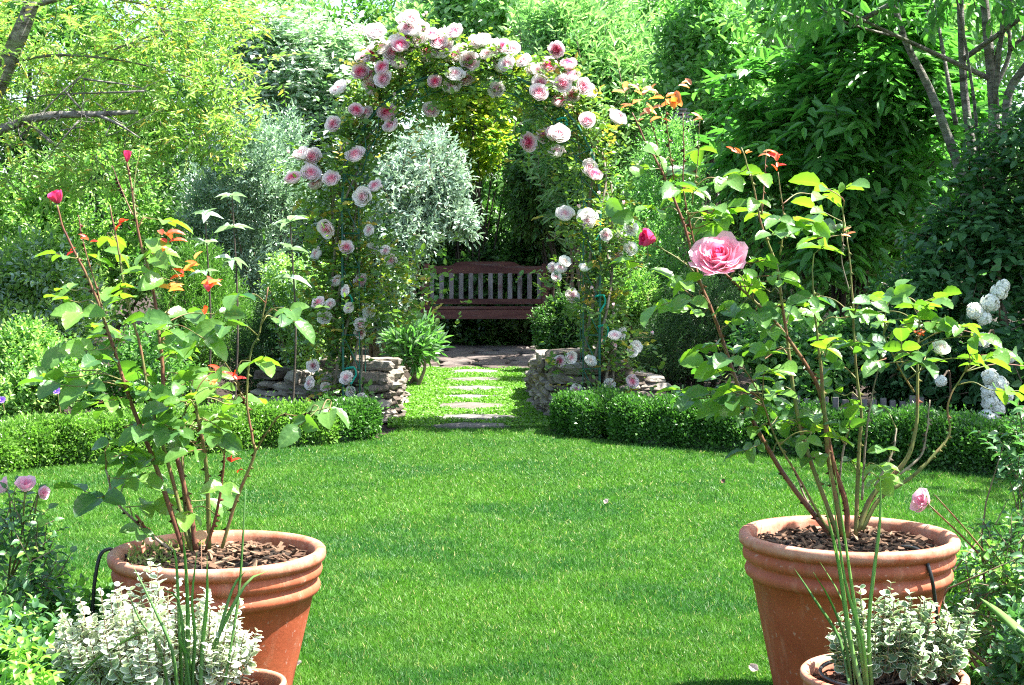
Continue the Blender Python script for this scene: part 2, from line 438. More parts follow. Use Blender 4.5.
def inpoly(x, y, poly):
    poly = np.array(poly); ins = np.zeros(len(x), bool); j = len(poly)-1
    for i in range(len(poly)):
        xi, yi = poly[i]; xj, yj = poly[j]
        c = ((yi > y) != (yj > y)) & (x < (xj-xi)*(y-yi)/(yj-yi+1e-12)+xi)
        ins ^= c; j = i
    return ins
def grassmat():
    m, nt, out = newmat('grass_blades')
    c = mixc(nt, attr(nt, 'v'), (.042, .12, .012), (.135, .30, .04))
    c = mixc(nt, rng_(nt, noise_(nt, 1.3, 5, .7), .44, .6, 0, .85), c, (.035, .125, .028))
    c = mixc(nt, rng_(nt, noise_(nt, 5, 5, .75), .52, .70, 0, .5), c, (.18, .31, .07))
    c = mixc(nt, rng_(nt, attr(nt, 'v'), .93, 1.0), c, (.42, .40, .16))
    p = nd(nt, 'ShaderNodeBsdfPrincipled', Roughness=.5); p.inputs['Specular IOR Level'].default_value = .3
    nt.links.new(c, p.inputs['Base Color'])
    t = nd(nt, 'ShaderNodeBsdfTranslucent'); nt.links.new(mixc(nt, 1.0, c, (1.2, 1.6, .7), 'MULTIPLY'), t.inputs[0])
    mx = nd(nt, 'ShaderNodeMixShader', Fac=.35)
    nt.links.new(p.outputs[0], mx.inputs[1]); nt.links.new(t.outputs[0], mx.inputs[2]); nt.links.new(mx.outputs[0], out.inputs[0])
    return m
NG = 850000
yy = 3.2/(1-R.uniform(0, 1, NG)*(1-3.2/9.2))*1.0
xx = R.uniform(-1, 1, NG)*(yy*.36+.35)
ok = inpoly(xx, yy, LAWN)
xx, yy = xx[ok], yy[ok]
n = len(xx)
cl = np.sin(xx*2.3+np.sin(yy*1.7)*2)*np.sin(yy*2.9+xx)
D = nrm(np.stack([R.normal(0, .85, n)+.15*cl, R.normal(0, .85, n)-.1, np.ones(n)], 1))
N = nrm(np.stack([R.normal(0, 1, n), R.normal(0, 1, n), R.uniform(.0, .5, n)], 1))
Lg = R.uniform(.010, .026, n)*(1+.15*cl)
vv = np.clip(R.normal(.45, .24, n)+.10*cl, 0, .92); vv[R.uniform(size=n) < .03] = 1
link('grass', leaves(np.stack([xx, yy, np.full(n, .003)], 1), D, N, Lg, .0032*np.sqrt(yy/3.4)/Lg, T_TRI, vv, [grassmat()], 'grass'),
     kind='stuff', label='short bright green mown grass of the lawn', cat='grass')

# creeping ground cover beside the stepping stones
GC = [V(-.75, 8.95), V(-.80, 10), V(-.86, 13.6), V(.16, 13.6), V(.2, 10), V(.28, 8.9)]
sheet('path_bed', GC, .006, lawnmat('ground_cover_bed', (.05, .13, .015), (.08, .18, .02), (.16, .15, .07)), kind='structure')
STEPS = [(474, 373.5, .41, .42), (473, 381.5, .40, .36), (474, 390.5, .40, .40), (472, 399.5, .36, .30), (471, 408.5, .42, .40), (474, 420.5, .44, .34), (472, 427.5, .36, .16)]
SP = [(G(a, b)[:2], w*1.35, d*1.3) for a, b, w, d in STEPS]
n = 90000
yy = R.uniform(8.85, 13.6, n); xx = R.uniform(-.85, .3, n)
ok = inpoly(xx, yy, GC)
for c, w, d in SP: ok &= (((xx-c[0])/(w/2))**2+((yy-c[1])/(d/2))**2 > .80+.25*np.sin(xx*40)*np.sin(yy*37))
ok &= ~((yy < 9.6) & (R.uniform(size=n) < (9.6-yy)*1.0))
xx, yy = xx[ok], yy[ok]; n = len(xx)
hh = .012+.02*np.abs(np.sin(xx*9+yy*5)*np.sin(yy*7))
D = nrm(np.stack([R.normal(0, 1, n), R.normal(0, 1, n), R.uniform(.1, .9, n)], 1)); N = nrm(V(0, 0, 1)+R.normal(0, .4, (n, 3)))
link('ground_cover', leaves(np.stack([xx, yy, R.uniform(.3, 1, n)*hh+.006], 1), D, N, R.uniform(.012, .024, n), .7, T_DIA,
     np.clip(R.normal(.5, .22, n), 0, 1), [leafmat('ground_cover_leaf', (.07, .18, .02), (.20, .38, .04), .5, .35)], 'ground_cover'),
     kind='stuff', label='low creeping ground cover on both sides of the stepping stones', cat='ground cover')

def slab(name, c, w, d, h, seed, z=0.0, mat='flag'):
    rr = np.random.default_rng(seed); k = 13
    an = np.linspace(0, 2*math.pi, k, endpoint=False)+rr.normal(0, .1, k)
    ra = rr.uniform(.74, 1.14, k)
    sq = np.maximum(np.abs(np.cos(an)), np.abs(np.sin(an)))**-.45
    x = np.cos(an)*w/2*ra*sq; y = np.sin(an)*d/2*ra*sq
    mb = MB()
    vs = [(a, b, 0) for a, b in zip(x*1.03, y*1.03)]+[(a, b, h*.75) for a, b in zip(x*1.02, y*1.02)]+[(a, b, h) for a, b in zip(x*.94, y*.94)]+[(0, 0, h*1.12)]
    fs = [(i, (i+1) % k, k+(i+1) % k, k+i) for i in range(k)]+[(k+i, k+(i+1) % k, 2*k+(i+1) % k, 2*k+i) for i in range(k)]+[(2*k+i, 2*k+(i+1) % k, 3*k) for i in range(k)]
    mb.add(vs, fs, rr.uniform()); return mb, (c[0], c[1], z)
step_lab = ['dark flagstone half in shade, farthest stepping stone before the paving', 'pale stepping stone, second from the shaded paving', 'pale grey stepping stone, third from the shaded paving',
            'thin brownish stepping stone in the middle of the path', 'wide grey stepping stone with sun patches, third from the lawn', 'long pale stepping stone, last full one before the lawn', 'bleached sliver of stone lying flush at the edge of the lawn']
for i, (c, w, d) in enumerate(SP):
    mb, loc = slab('s', c, w, d, .016, 40+i, .004)
    mb.build('stepping_stone', M['flag'], None, loc=loc, label=step_lab[i], cat='stepping stone', group='stepping stones up the path')
# paving in front of the bench: irregular slabs set in soil
mb = MB(); rr = np.random.default_rng(5)
for j in range(9):
    y = 13.75+j*.42; x = -1.35+rr.uniform(0, .2)
    while x < .75:
        w = rr.uniform(.28, .55); s, _ = slab('p', (0, 0), w, .42, .03, int(rr.integers(1e6)))
        mb.add(s.v[0]+V(x+w/2, y+rr.normal()*.02, rr.uniform(-.006, .004)), s.f, float(rr.uniform()))
        x += w+.02
mb.build('paving', surfmat('paving_stone_shaded', (.09, .075, .065), (.18, .155, .14), 9, .85, .8, .01, usev=(.7, .6, .55)), kind='structure')  # shade over the paving is put into this darker stone colour

# ------------------------------------------------------------------ dry-stone walls
def stone_tmpl():
    import itertools
    n = 4; pts = {}; fs = []
    def idx(p):
        k = tuple(np.round(p, 5))
        if k not in pts: pts[k] = len(pts)
        return pts[k]
    g = np.linspace(-1, 1, n)
    for ax in range(3):
        for s in (-1, 1):
            for i in range(n-1):
                for j in range(n-1):
                    q = []
                    for a, b in ((0, 0), (1, 0), (1, 1), (0, 1)):
                        p = [0, 0, 0]; p[ax] = s; p[(ax+1) % 3] = g[i+a]; p[(ax+2) % 3] = g[j+b]; q.append(idx(p))
                    fs.append(tuple(q if s > 0 else q[::-1]))
    return np.array(list(pts.keys())), fs
ST_V, ST_F = stone_tmpl()
def stone(mb, c, size, rot, rr):
    p = ST_V.copy(); r = np.linalg.norm(p, axis=1, keepdims=True)
    k = rr.uniform(.35, .6); p = p*(1-k)+p/r*1.25*k
    p += rr.normal(0, .06, p.shape)+.09*np.sin(p[:, [1, 2, 0]]*rr.uniform(1.5, 3, 3)+rr.uniform(0, 6, 3))
    p[:, 2] += .12*p[:, 0]*rr.normal()
    p = p*np.array(size)/2
    c_, s_ = math.cos(rot), math.sin(rot)
    p = np.stack([p[:, 0]*c_-p[:, 1]*s_, p[:, 0]*s_+p[:, 1]*c_, p[:, 2]], 1)+c
    mb.add(p, ST_F, float(rr.uniform()**1.5))
def drywall(path, hs, seed, label):
    rr = np.random.default_rng(seed); mb = MB()
    P = curve([V(*q, 0) for q in path], 40); seg = np.r_[0, np.cumsum(np.linalg.norm(np.diff(P, axis=0), axis=1))]
    def at(s):
        x = np.interp(s, seg, P[:, 0]); y = np.interp(s, seg, P[:, 1])
        x2 = np.interp(s+.02, seg, P[:, 0]); y2 = np.interp(s+.02, seg, P[:, 1])
        return V(x, y, 0), math.atan2(y2-y, x2-x) if s+.02 < seg[-1] else math.atan2(P[-1][1]-P[-2][1], P[-1][0]-P[-2][0])
    z = 0
    hmax = max(hs)
    while z < hmax:
        ch = rr.uniform(.04, .075); s = rr.uniform(-.1, 0)
        while s < seg[-1]:
            w = rr.uniform(.09, .28); p, a = at(min(max(s+w/2, 0), seg[-1]-.001))
            lim = np.interp((s+w/2)/seg[-1], np.linspace(0, 1, len(hs)), hs)
            if z+ch*.6 < lim+rr.uniform(-.03, .03):
                n_ = V(-math.sin(a), math.cos(a), 0)
                stone(mb, p+n_*.36+V(0, 0, z+ch/2), (w*1.1, .26, ch*1.15), a, rr)
                stone(mb, p+n_*(.10+z*.12+rr.normal()*.014)+V(0, 0, z+ch/2+rr.normal()*.004), (w*.95, .22, ch*.99*rr.uniform(.8, 1.12)), a+rr.normal()*.08, rr)
            s += w
        z += ch*.95
    c = P[len(P)//2]
    return mb.build('stone_wall', M['stone'], None, loc=tuple(c), off=c, label=label, cat='stone wall', group='dry stone walls at the mouth of the path', smooth=False)
drywall([(-1.6, 9.45), (-1.35, 9.3), (-.92, 9.13), (-.72, 9.35), (-.74, 10.1), (-.84, 11.3)], [.29, .30, .35, .35, .30, .22], 3, 'sunlit tan dry stone wall beside the left foot of the rose arch')
drywall([(.12, 11.3), (.16, 10.3), (.22, 9.4), (.34, 9.12), (.6, 9.15), (.92, 9.3)], [.26, .31, .37, .40, .37, .28], 11, 'shaded brown dry stone wall beside the right foot of the rose arch')

# ------------------------------------------------------------------ box hedges
M['box_sunlit'] = leafmat('box_leaf_sunlit', (.07, .17, .025), (.26, .42, .08), .36, .38)  # brighter copy of the box leaf: sun on the left hedge put into colour
def hedge(path, h, wdt, K, label, name='box_hedge', cat='hedge', seed=1, bulge=.03, mat='box'):
    P = curve([V(*q, 0) for q in path], 40)
    seg = np.r_[0, np.cumsum(np.linalg.norm(np.diff(P, axis=0), axis=1))]
    T_ = nrm(np.gradient(P, axis=0)); Nr = np.stack([-T_[:, 1], T_[:, 0], 0*T_[:, 0]], 1)
    base = P[len(P)//2].copy()
    def surf(s, a, off):
        # a in 0..1 around the profile from front foot over the top to back foot; ends rounded
        x = np.stack([np.interp(s, seg, P[:, k]) for k in range(3)], 1); nn = nrm(np.stack([np.interp(s, seg, Nr[:, k]) for k in range(3)], 1))
        th = math.pi*a; e = .55
        cs, sn = np.cos(th), np.sin(th)
        lump = 1+bulge*3*np.sin(s*7+seed)*np.sin(s*3.1+a*5)+.05*np.sin(s*23+a*9+seed)
        endf = np.sqrt(np.clip(1-((np.maximum(.12-s, 0))/.12)**2, .05, 1))*np.sqrt(np.clip(1-((np.maximum(s-seg[-1]+.12, 0))/.12)**2, .05, 1))
        q = -np.sign(cs)*np.abs(cs)**e*(wdt/2*lump*endf+off); z = np.abs(sn)**e*(h*lump*(.6+.4*endf)+off)
        p = x+nn*q[:, None]; p[:, 2] = z
        n_ = nrm(nn*(-np.sign(cs)*np.abs(cs)**(2-e))[:, None]*1.0+V(0, 0, 1)*(np.abs(sn)**(2-e))[:, None])
        return p, n_
    t = thing(name, label, cat, base, 'clipped box hedging round the lawn')
    s = R.uniform(0, seg[-1], K); a = R.beta(1, 1.25, K)
    p, n_ = surf(s, a, R.uniform(-.05, .014, K)+.02*np.abs(R.normal(size=K)*(R.uniform(size=K) < .12)))
    # end caps
    D_ = nrm(n_*.9+V(0, 0, .5)+R.normal(size=(K, 3))*.7)
    N_ = nrm(n_*.6+V(0, 0, .5)+R.normal(size=(K, 3))*.6)
    v = np.clip(R.normal(.4, .2, K)+.22*np.sin(s*31+a*17)*np.sin(s*13-a*29), 0, 1)
    ok = p[:, 2] > .004
    link('foliage', leaves(p[ok]-base, D_[ok], N_[ok], R.uniform(.012, .025, ok.sum()), .62, T_DIA, v[ok], [M[mat]], 'foliage'), t)
    ns, na = 60, 10
    ss, aa = np.meshgrid(np.linspace(.03, seg[-1]-.03, ns), np.linspace(0, 1, na), indexing='ij')
    cp_, _ = surf(ss.ravel(), aa.ravel(), -.06)
    fs = np.array([(i*na+j, (i+1)*na+j, (i+1)*na+j+1, i*na+j+1) for i in range(ns-1) for j in range(na-1)])
    link('twig_mass', raw_mesh('twig_mass', cp_-base, fs, [M[mat]], np.zeros(len(cp_)), np.zeros(len(cp_)), True), t)
    return t
def off2(L, dy): return [(p[0], p[1]+dy) for p in L]
hedge(off2(HL[:5], .20), .215, .34, 78000, 'long clipped box hedge along the left side of the lawn, behind the left rose pot', seed=2, mat='box_sunlit')
hedge([(HL[4][0]-.12, HL[4][1]+.22), (HL[4][0]+.02, HL[4][1]+.26), (HL[5][0]-.13, HL[5][1]+.22)], .205, .34, 20000, 'rounded box bush at the path end of the left hedge, below the sunlit stone wall', 'box_bush', 'bush', 5, .05)
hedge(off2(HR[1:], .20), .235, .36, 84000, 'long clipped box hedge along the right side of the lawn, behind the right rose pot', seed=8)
hedge([(HR[0][0]-.02, HR[0][1]+.22), (HR[0][0]+.15, HR[0][1]+.2), (HR[1][0]-.05, HR[1][1]+.2)], .225, .36, 20000, 'rounded box bush ending the right hedge, in front of the shaded stone wall', 'box_bush', 'bush', 9, .05)

# ------------------------------------------------------------------ bench
bx0, bx1, by = W(421, 300, 16.6)[0], W(549, 300, 16.6)[0], 16.45
bc = (bx0+bx1)/2; bw = bx1-bx0
b = thing('garden_bench', 'weathered reddish wooden slatted garden bench in the shade at the end of the path', 'bench', (bc, by, 0))
def part(name, f, mat, par, **k):
    mb = MB(); f(mb); return mb.build(name, M[mat], par, **k)
for s in (-1, 1):
    part('leg', lambda m: m.box((s*(bw/2-.04), -.02, .24), (.065, .065, .46), bev=.006), 'bench', b)
    part('leg', lambda m: m.box((s*(bw/2-.04), .50, .48), (.065, .06, .95), bev=.006, tilt=-.1), 'bench', b)
    part('armrest', lambda m: (m.box((s*(bw/2-.03), .2, .69), (.075, .56, .035), bev=.01), m.box((s*(bw/2-.04), .0, .58), (.055, .055, .2))), 'bench', b)
def seat(m):
    for k in range(5): m.box((0, .02+k*.1, .475-.006*k), (bw-.02, .085, .026), bev=.008)
part('seat', seat, 'bench', b)
part('apron', lambda m: m.box((0, -.045, .405), (bw-.08, .03, .10), bev=.006), 'bench', b)
zt = .93
def toprail(m):
    n = 24; vs, fs = [], []
    for i in range(n+1):
        x = -bw/2+.05+(bw-.1)*i/n; u = abs(x)/(bw/2)
        top = zt+.0+.05*(1/(1+math.exp((u-.5)*40)))
        for (y, z) in ((.52, zt-.085), (.52, top), (.56, top), (.56, zt-.085)): vs.append((x, y, z))
    for i in range(n):
        for k in range(4): a = i*4+k; c = i*4+(k+1) % 4; fs.append((a, c, c+4, a+4))
    fs += [(0, 1, 2, 3), (n*4+3, n*4+2, n*4+1, n*4)]
    m.add(vs, fs)
part('top_rail', toprail, 'bench', b)
part('lower_rail', lambda m: m.box((0, .505, .53), (bw-.12, .03, .06), bev=.005), 'bench', b)
for k in range(12):
    x = -bw/2+.10+k*(bw-.2)/11
    part('slat', lambda m: m.box((x, .52, .70), (.052, .018, .32), bev=.005, tilt=-.06), 'slat', b)

# ------------------------------------------------------------------ rose blooms
def bloom_mesh(name, mat, seed, layers=6, R_=1.0, Hh=.75, open_=1.0, n_in=3, seps=True, wob=.06):
    rr = np.random.default_rng(seed); vs, fs, e, mi = [], [], [], []
    nt_, ns_ = 5, 5
    for k in range(layers):
        q = k/(layers-1) if layers > 1 else 1
        npet = n_in+int(k*.75)
        rk = R_*(.16+.62*q**.9); fl = R_*.42*open_*q**1.6; hk = Hh*(.80-.30*q*open_)+.05
        ph0 = rr.uniform(0, 6.28)
        for p in range(npet):
            ph = ph0+2*math.pi*p/npet+rr.normal()*.12; half = math.pi/npet*1.28
            w1, w2 = rr.normal()*wob, rr.normal()*wob
            b0 = len(vs)
            for i in range(nt_):
                t = i/(nt_-1)
                for j in range(ns_):
                    s = -1+2*j/(ns_-1)
                    ang = ph+s*half*(.35+.65*math.sin(min(t*1.25, 1)*math.pi/2))
                    rad = rk*(.25+.75*math.sin(t*math.pi/2)**.8)+fl*t*t*(1-.15*s*s)-.05*R_*(1-q)*t*t
                    rad *= 1+w1*s+w2*math.sin(3*s+t)
                    z = hk*(t**(.9+.5*q*open_))*(1-.22*s*s*t)-(.16*R_*open_*q*max(0, t-.75)*4*.4)
                    z += R_*wob*.5*math.sin(5*s+ph)*t
                    vs.append((rad*math.cos(ang), rad*math.sin(ang), z)); e.append(min(1, q*.8+.25*t*q+.1*rr.uniform()))
            for i in range(nt_-1):
                for j in range(ns_-1):
                    a = b0+i*ns_+j; fs.append((a, a+1, a+ns_+1, a+ns_)); mi.append(0)
    if seps:
        for p in range(5):
            an = p*1.257; b0 = len(vs); c_, s_ = math.cos(an), math.sin(an)
            for r_, z, w in ((.02, -.06, .1), (.3, -.10, .16), (.62, -.02, .08), (.85, .1, .01)):
                for sg in (-1, 1): vs.append((R_*(r_*c_-sg*w*s_), R_*(r_*s_+sg*w*c_), R_*z)); e.append(0)
            for i in range(3): a = b0+i*2; fs.append((a, a+1, a+3, a+2)); mi.append(1)
        b0 = len(vs); k = 6
        for z, r_ in ((-.26, .05), (-.2, .14), (-.05, .15), (.05, .12)):
            for i in range(k): vs.append((R_*r_*math.cos(i*2*math.pi/k), R_*r_*math.sin(i*2*math.pi/k), R_*z)); e.append(0)
        for i in range(3):
            for j in range(k): fs.append((b0+i*k+j, b0+i*k+(j+1) % k, b0+(i+1)*k+(j+1) % k, b0+(i+1)*k+j)); mi.append(1)
    return raw_mesh(name, np.array(vs), np.array(fs), [mat, M['climb_leaf']], np.full(len(vs), .4), np.array(e), True, mi)
BL = []
for i, (m, op, lay) in enumerate((('p_deep', .42, 7), ('p_mid', .5, 6), ('p_mid', .3, 6), ('p_pale', .55, 7), ('p_pale', .25, 5), ('p_white', .45, 6), ('p_deep', .2, 5))):
    BL.append(bloom_mesh('bloom', M[m], 100+i, lay, 1.0, 1.25, op, wob=.06))
def place_bloom(me, parent, base, p, d, size, name='bloom', spin=None):
    o = link(name, me, parent)
    q = Vector(nrm(d)).to_track_quat('Z', 'Y').to_matrix().to_4x4() @ Matrix.Rotation(R.uniform(0, 6.28) if spin is None else spin, 4, 'Z')
    o.matrix_local = Matrix.Translation(Vector(p-base)) @ q @ Matrix.Scale(size, 4)
    return o

# ------------------------------------------------------------------ rose arch
AD = 9.15
axc = W(472, 300, AD)[0]; ar = .77; zs = 1.37
A0 = V(axc, AD, 0)
def arch_pts(dy, dr=0.0, n=17):
    pts = [V(axc-ar-dr, AD+dy, z) for z in np.linspace(-.05, zs, 8)]
    pts += [V(axc-(ar+dr)*math.cos(a), AD+dy, zs+(ar+dr)*math.sin(a)) for a in np.linspace(0, math.pi, n)[1:-1]]
    pts += [V(axc+ar+dr, AD+dy, z) for z in np.linspace(zs, -.05, 8)]
    return np.array(pts)
arch = thing('rose_arch', 'green wire garden arch over the path, covered in climbing roses', 'garden arch', A0)
for dy in (-.17, .17):
    mb = MB(); mb.tube(arch_pts(dy), .008, 7); mb.build('hoop', M['green_metal'], arch, off=A0, smooth=True)
    mb = MB(); mb.tube(arch_pts(dy, -.10), .004, 6); mb.build('inner_hoop', M['green_metal'], arch, off=A0, smooth=True)
pf, pb, qf = arch_pts(-.17), arch_pts(.17), arch_pts(-.17, -.10)
mb = MB()
for i in range(1, len(pf)-1):
    mb.tube([pf[i], pb[i]], .004, 5)
    mb.tube([pf[i], qf[i]], .004, 5); 
    if i < len(pf)-1: mb.tube([qf[i], pf[min(i+1, len(pf)-1)]], .0035, 5)
mb.build('rungs', M['green_metal'], arch, off=A0)
for (px, py) in ((562, 123), (604, 395), (600, 300), (596, 228), (351, 372), (347, 300), (562, 128), (603, 330)):
    p = W(px, py, AD-.19); mb = MB(); mb.tube(curve([p+V(-.03, 0, .02), p+V(.02, -.02, .03), p+V(.03, 0, -.02), p+V(0, -.01, -.07)], 8), .006, 5); mb.build('garden_tie', M['tie'], arch, off=A0)

Z2 = lambda pts, s, ox, oy: [(a/s+ox, b_/s+oy) for a, b_ in pts]
bl_top = [(408, 30), (420, 42), (398, 44), (452, 34), (462, 52), (476, 44), (488, 56), (512, 50), (524, 62), (498, 68), (536, 72), (548, 66), (562, 84), (444, 48), (432, 36), (372, 84), (586, 92)]+Z2([(295, 85), (370, 55), (385, 50), (412, 75), (375, 100), (265, 150), (310, 125), (340, 135), (258, 188), (285, 200), (315, 175), (317, 203), (350, 165), (380, 130), (428, 133), (455, 110), (435, 155), (468, 135), (500, 85), (475, 90), (500, 145), (535, 158), (590, 150), (570, 108), (597, 120), (625, 125), (633, 165), (450, 212), (500, 195), (493, 225), (528, 207), (607, 230), (758, 128), (790, 168), (798, 198), (700, 182), (717, 215), (755, 215), (825, 222), (713, 240), (768, 263), (800, 245), (205, 228), (190, 320), (245, 285), (273, 292), (327, 292), (337, 325), (245, 400), (108, 398), (137, 403), (130, 447), (86, 460), (147, 473), (185, 462), (297, 480), (265, 505), (837, 310), (912, 303), (725, 350), (748, 348), (765, 345), (682, 365), (760, 393), (838, 432), (855, 450), (838, 560), (780, 553), (173, 582), (435, 285), (645, 130), (400, 85), (360, 120), (290, 140)], 2.56, 260, 0)
bl_low = Z2([(122, 25), (232, 28), (170, 72), (97, 88), (238, 78), (272, 80), (287, 103), (147, 160), (208, 157), (170, 182), (100, 215), (130, 217), (180, 227), (230, 237), (115, 250), (208, 268), (205, 288), (57, 270), (85, 373), (80, 418), (172, 405), (183, 440), (118, 428), (215, 457), (785, 5), (727, 108), (717, 128), (695, 125), (705, 148), (833, 38), (872, 45), (897, 22), (895, 75), (860, 90), (745, 195), (780, 125), (857, 300), (870, 290), (900, 335), (910, 325), (715, 360), (742, 350), (793, 363), (757, 436), (842, 422), (898, 415)], 2.56, 280, 220)
deep_px = [(425, 52), (385, 68), (367, 74), (358, 74), (504, 48), (557, 50), (569, 66), (572, 77), (560, 103), (468, 80), (437, 61), (332, 114), (466, 81), (435, 82)]
CL = [thing('climbing_rose', 'climbing rose with pink and blush blooms trained up the left side of the green arch', 'climbing rose', (axc-ar, AD, 0), 'climbing roses on the arch'),
      thing('climbing_rose', 'climbing rose with pink and white blooms trained up the right side of the green arch', 'climbing rose', (axc+ar, AD, 0), 'climbing roses on the arch')]
CB = [V(axc-ar, AD, 0), V(axc+ar, AD, 0)]
stemends = [[], []]
for lowf, lst in ((0, bl_top), (1, bl_low)):
    for (px, py) in lst:
        s = 0 if px < 472 else 1
        d = AD+R.uniform(-.34, -.12) if not (430 < px < 440 and py > 100) else AD+.3
        p = W(px, py, d)
        out = nrm(V(p[0]-axc, 0, max(p[2]-1.2, 0)*1.3)+V(0, -.001, .01))
        dirn = nrm(V(0, -1, .38)+out*.3+R.normal(size=3)*.28)
        near = min(math.hypot(px-a, py-b_) for a, b_ in deep_px)
        if near < 6: me = BL[R.choice([0, 6, 0, 1])]
        elif py < 200: me = BL[R.choice([1, 2, 3, 4, 0], p=[.3, .15, .25, .2, .1])]
        elif px < 472: me = BL[R.choice([1, 3, 4, 5], p=[.25, .3, .25, .2])]
        else: me = BL[R.choice([3, 4, 5, 2], p=[.25, .3, .35, .1])]
        sz = R.uniform(.050, .066) if not lowf else R.uniform(.036, .049)
        place_bloom(me, CL[s], CB[s], p-dirn*sz*.4, dirn, sz)
        stemends[s].append((p, dirn, sz))
budc = bloom_mesh('bud', M['p_deep'], 140, 3, .45, 1.1, .12, 3, True, .05)
for _ in range(34):
    s = R.integers(2); e_ = stemends[s][R.integers(len(stemends[s]))]; p = e_[0]+V(R.normal()*.10, R.normal()*.05, abs(R.normal())*.07+.03); sz = R.uniform(.018, .028)
    dirn = nrm(V(R.normal()*.5, -.4, 1)); place_bloom(budc, CL[s], CB[s], p, dirn, sz, 'bud'); stemends[s].append((p, dirn, sz))
for s in (0, 1):
    mb = MB(); sg = -1 if s == 0 else 1; fr = arch_pts(0)
    if s == 1: fr = fr[::-1]
    for k in range(6):
        ph = k*1.05; n_ = int(len(fr)*[.55, .5, .45, .56, .3, .4][k]); path = []
        for i in range(n_):
            a = ph+i*.55
            path.append(fr[i]+V(.075*math.cos(a)*(1+.3*k/6), .15*math.sin(a), .02*math.sin(a*2)))
        mb.tube(curve(path, n_*3), [.015-.0014*k, .008, .003], 6)
    mb.build('cane', M['cane_grey'], CL[s], off=CB[s], smooth=True)
    mb = MB()
    for p, d_, sz in stemends[s]:
        j = np.argmin(np.linalg.norm(fr-p, axis=1)); a = fr[max(0, j-1)]+V(0, -.05, 0)
        e_ = p-d_*sz*.6
        mid = (a+e_)/2+V(0, -.02, .07)
        mb.tube(curve([a, mid, e_], 8), [.0035, .0022], 4)
    mb.build('flower_stalk', M['cane_green'], CL[s], off=CB[s], smooth=True)
    # foliage along the arch and around flowers
    cs = []
    seglen = np.r_[0, np.cumsum(np.linalg.norm(np.diff(fr, axis=0), axis=1))]
    half = seglen[-1]/2
    Kc = 1000 if s == 0 else 850
    ss = R.uniform(.42, half, Kc)
    q = np.stack([np.interp(ss, seglen, fr[:, k]) for k in range(3)], 1)
    rad = .04+np.abs(R.normal(0, .105, Kc)); an = R.uniform(0, 6.28, Kc)
    dirr = nrm(q-V(axc, AD, 1.0)); dirr[:, 1] = 0; dirr = nrm(dirr)
    off = dirr*(np.cos(an)*rad*1.0+.03)[:, None]+V(0, 1, 0)*(np.sin(an)*rad*1.2)[:, None]
    C = q+off; Nn = nrm(off+V(0, -.05, .1))
    fl = np.array([e[0]-e[1]*.07+V(0, 0, -.05) for e in stemends[s]])
    rep = 5
    C2 = np.repeat(fl, rep, 0)+R.normal(0, .055, (len(fl)*rep, 3)); N2 = nrm(R.normal(size=C2.shape)*.5+V(0, -.5, .4))
    C = np.vstack([C, C2]); Nn = np.vstack([Nn, N2])
    if s == 0:   # loose skirt of foliage by the left foot
        C3 = np.stack([R.normal(W(385, 300, 9)[0], .17, 230), R.normal(AD-.05, .13, 230), R.uniform(.62, 1.15, 230)], 1)
        C4 = np.stack([R.normal(W(318, 300, 9)[0], .12, 200), R.normal(AD+.05, .13, 200), R.uniform(.6, 1.3, 200)], 1)
        C = np.vstack([C, C3, C4]); Nn = np.vstack([Nn, randdir(230), randdir(200)])
    o = dict(m=5, tw=.10, leaf=.048, al=1.0, planar=True, rnd=.6, up=.3, nr=.45)
    P, D, N, L, v, PP, Lt = spray_leaves(C, Nn, o)
    mi = (R.uniform(size=len(C)) < .09).astype(int).repeat(5)
    link('foliage', leaves(P-CB[s], D, N, L, .62, T_OVAL, v, [M['climb_leaf'], M['climb_yellow']], 'foliage', mi=mi), CL[s])

# ------------------------------------------------------------------ shrubs and trees
def LM(name, a, b, **k): return leafmat(name, a, b, **k)
m_feath = LM('maple_leaf_lime', (.15, .28, .05), (.42, .54, .18), tr=.42)
m_silver = LM('silver_leaf', (.16, .26, .19), (.52, .62, .52), rough=.3, tr=.2, spec=1.0, tcol=(1.2, 1.4, .9))
m_silver2 = LM('silver_leaf_green', (.10, .20, .12), (.42, .55, .42), rough=.3, tr=.25, spec=1.0, tcol=(1.2, 1.4, .8))
m_dogw = LM('dogwood_leaf', (.12, .25, .13), (.46, .58, .42), rough=.3, tr=.3, spec=1.0)
m_white = LM('dogwood_bract', (.62, .68, .58), (.8, .82, .74), rough=.5, tr=.3, tcol=(1.1, 1.1, 1))
m_willow = LM('willow_leaf', (.12, .26, .09), (.44, .60, .32), rough=.3, tr=.4, spec=1.0)
m_mid = LM('mid_green_leaf', (.05, .15, .035), (.20, .37, .09), tr=.4)
m_yel = LM('yellow_green_leaf', (.25, .33, .03), (.55, .55, .06), tr=.5)
m_dark = LM('dark_leaf', (.035, .09, .025), (.10, .20, .05), rough=.36, tr=.3)
m_big = LM('compound_leaf', (.05, .17, .035), (.16, .37, .08), rough=.38, tr=.4)
m_fine = LM('fine_leaf', (.09, .24, .06), (.30, .50, .17), tr=.4, rough=.32, spec=.8)
m_yew = LM('yew_needle', (.07, .18, .03), (.20, .36, .07), tr=.3)
m_yewd = LM('dark_needle', (.03, .08, .025), (.07, .15, .04), tr=.2)
m_vib = LM('viburnum_leaf', (.03, .105, .035), (.11, .25, .08), rough=.38, tr=.35)
m_lime = LM('lime_leaf', (.14, .28, .05), (.40, .54, .16), tr=.42)
m_back = LM('back_tree_leaf', (.15, .30, .11), (.46, .60, .32), rough=.3, tr=.42, spec=1.0)

def trunkline(px_pts, d, r):
    return ([W(a, b_, d+dd) for a, b_, dd in px_pts], r)

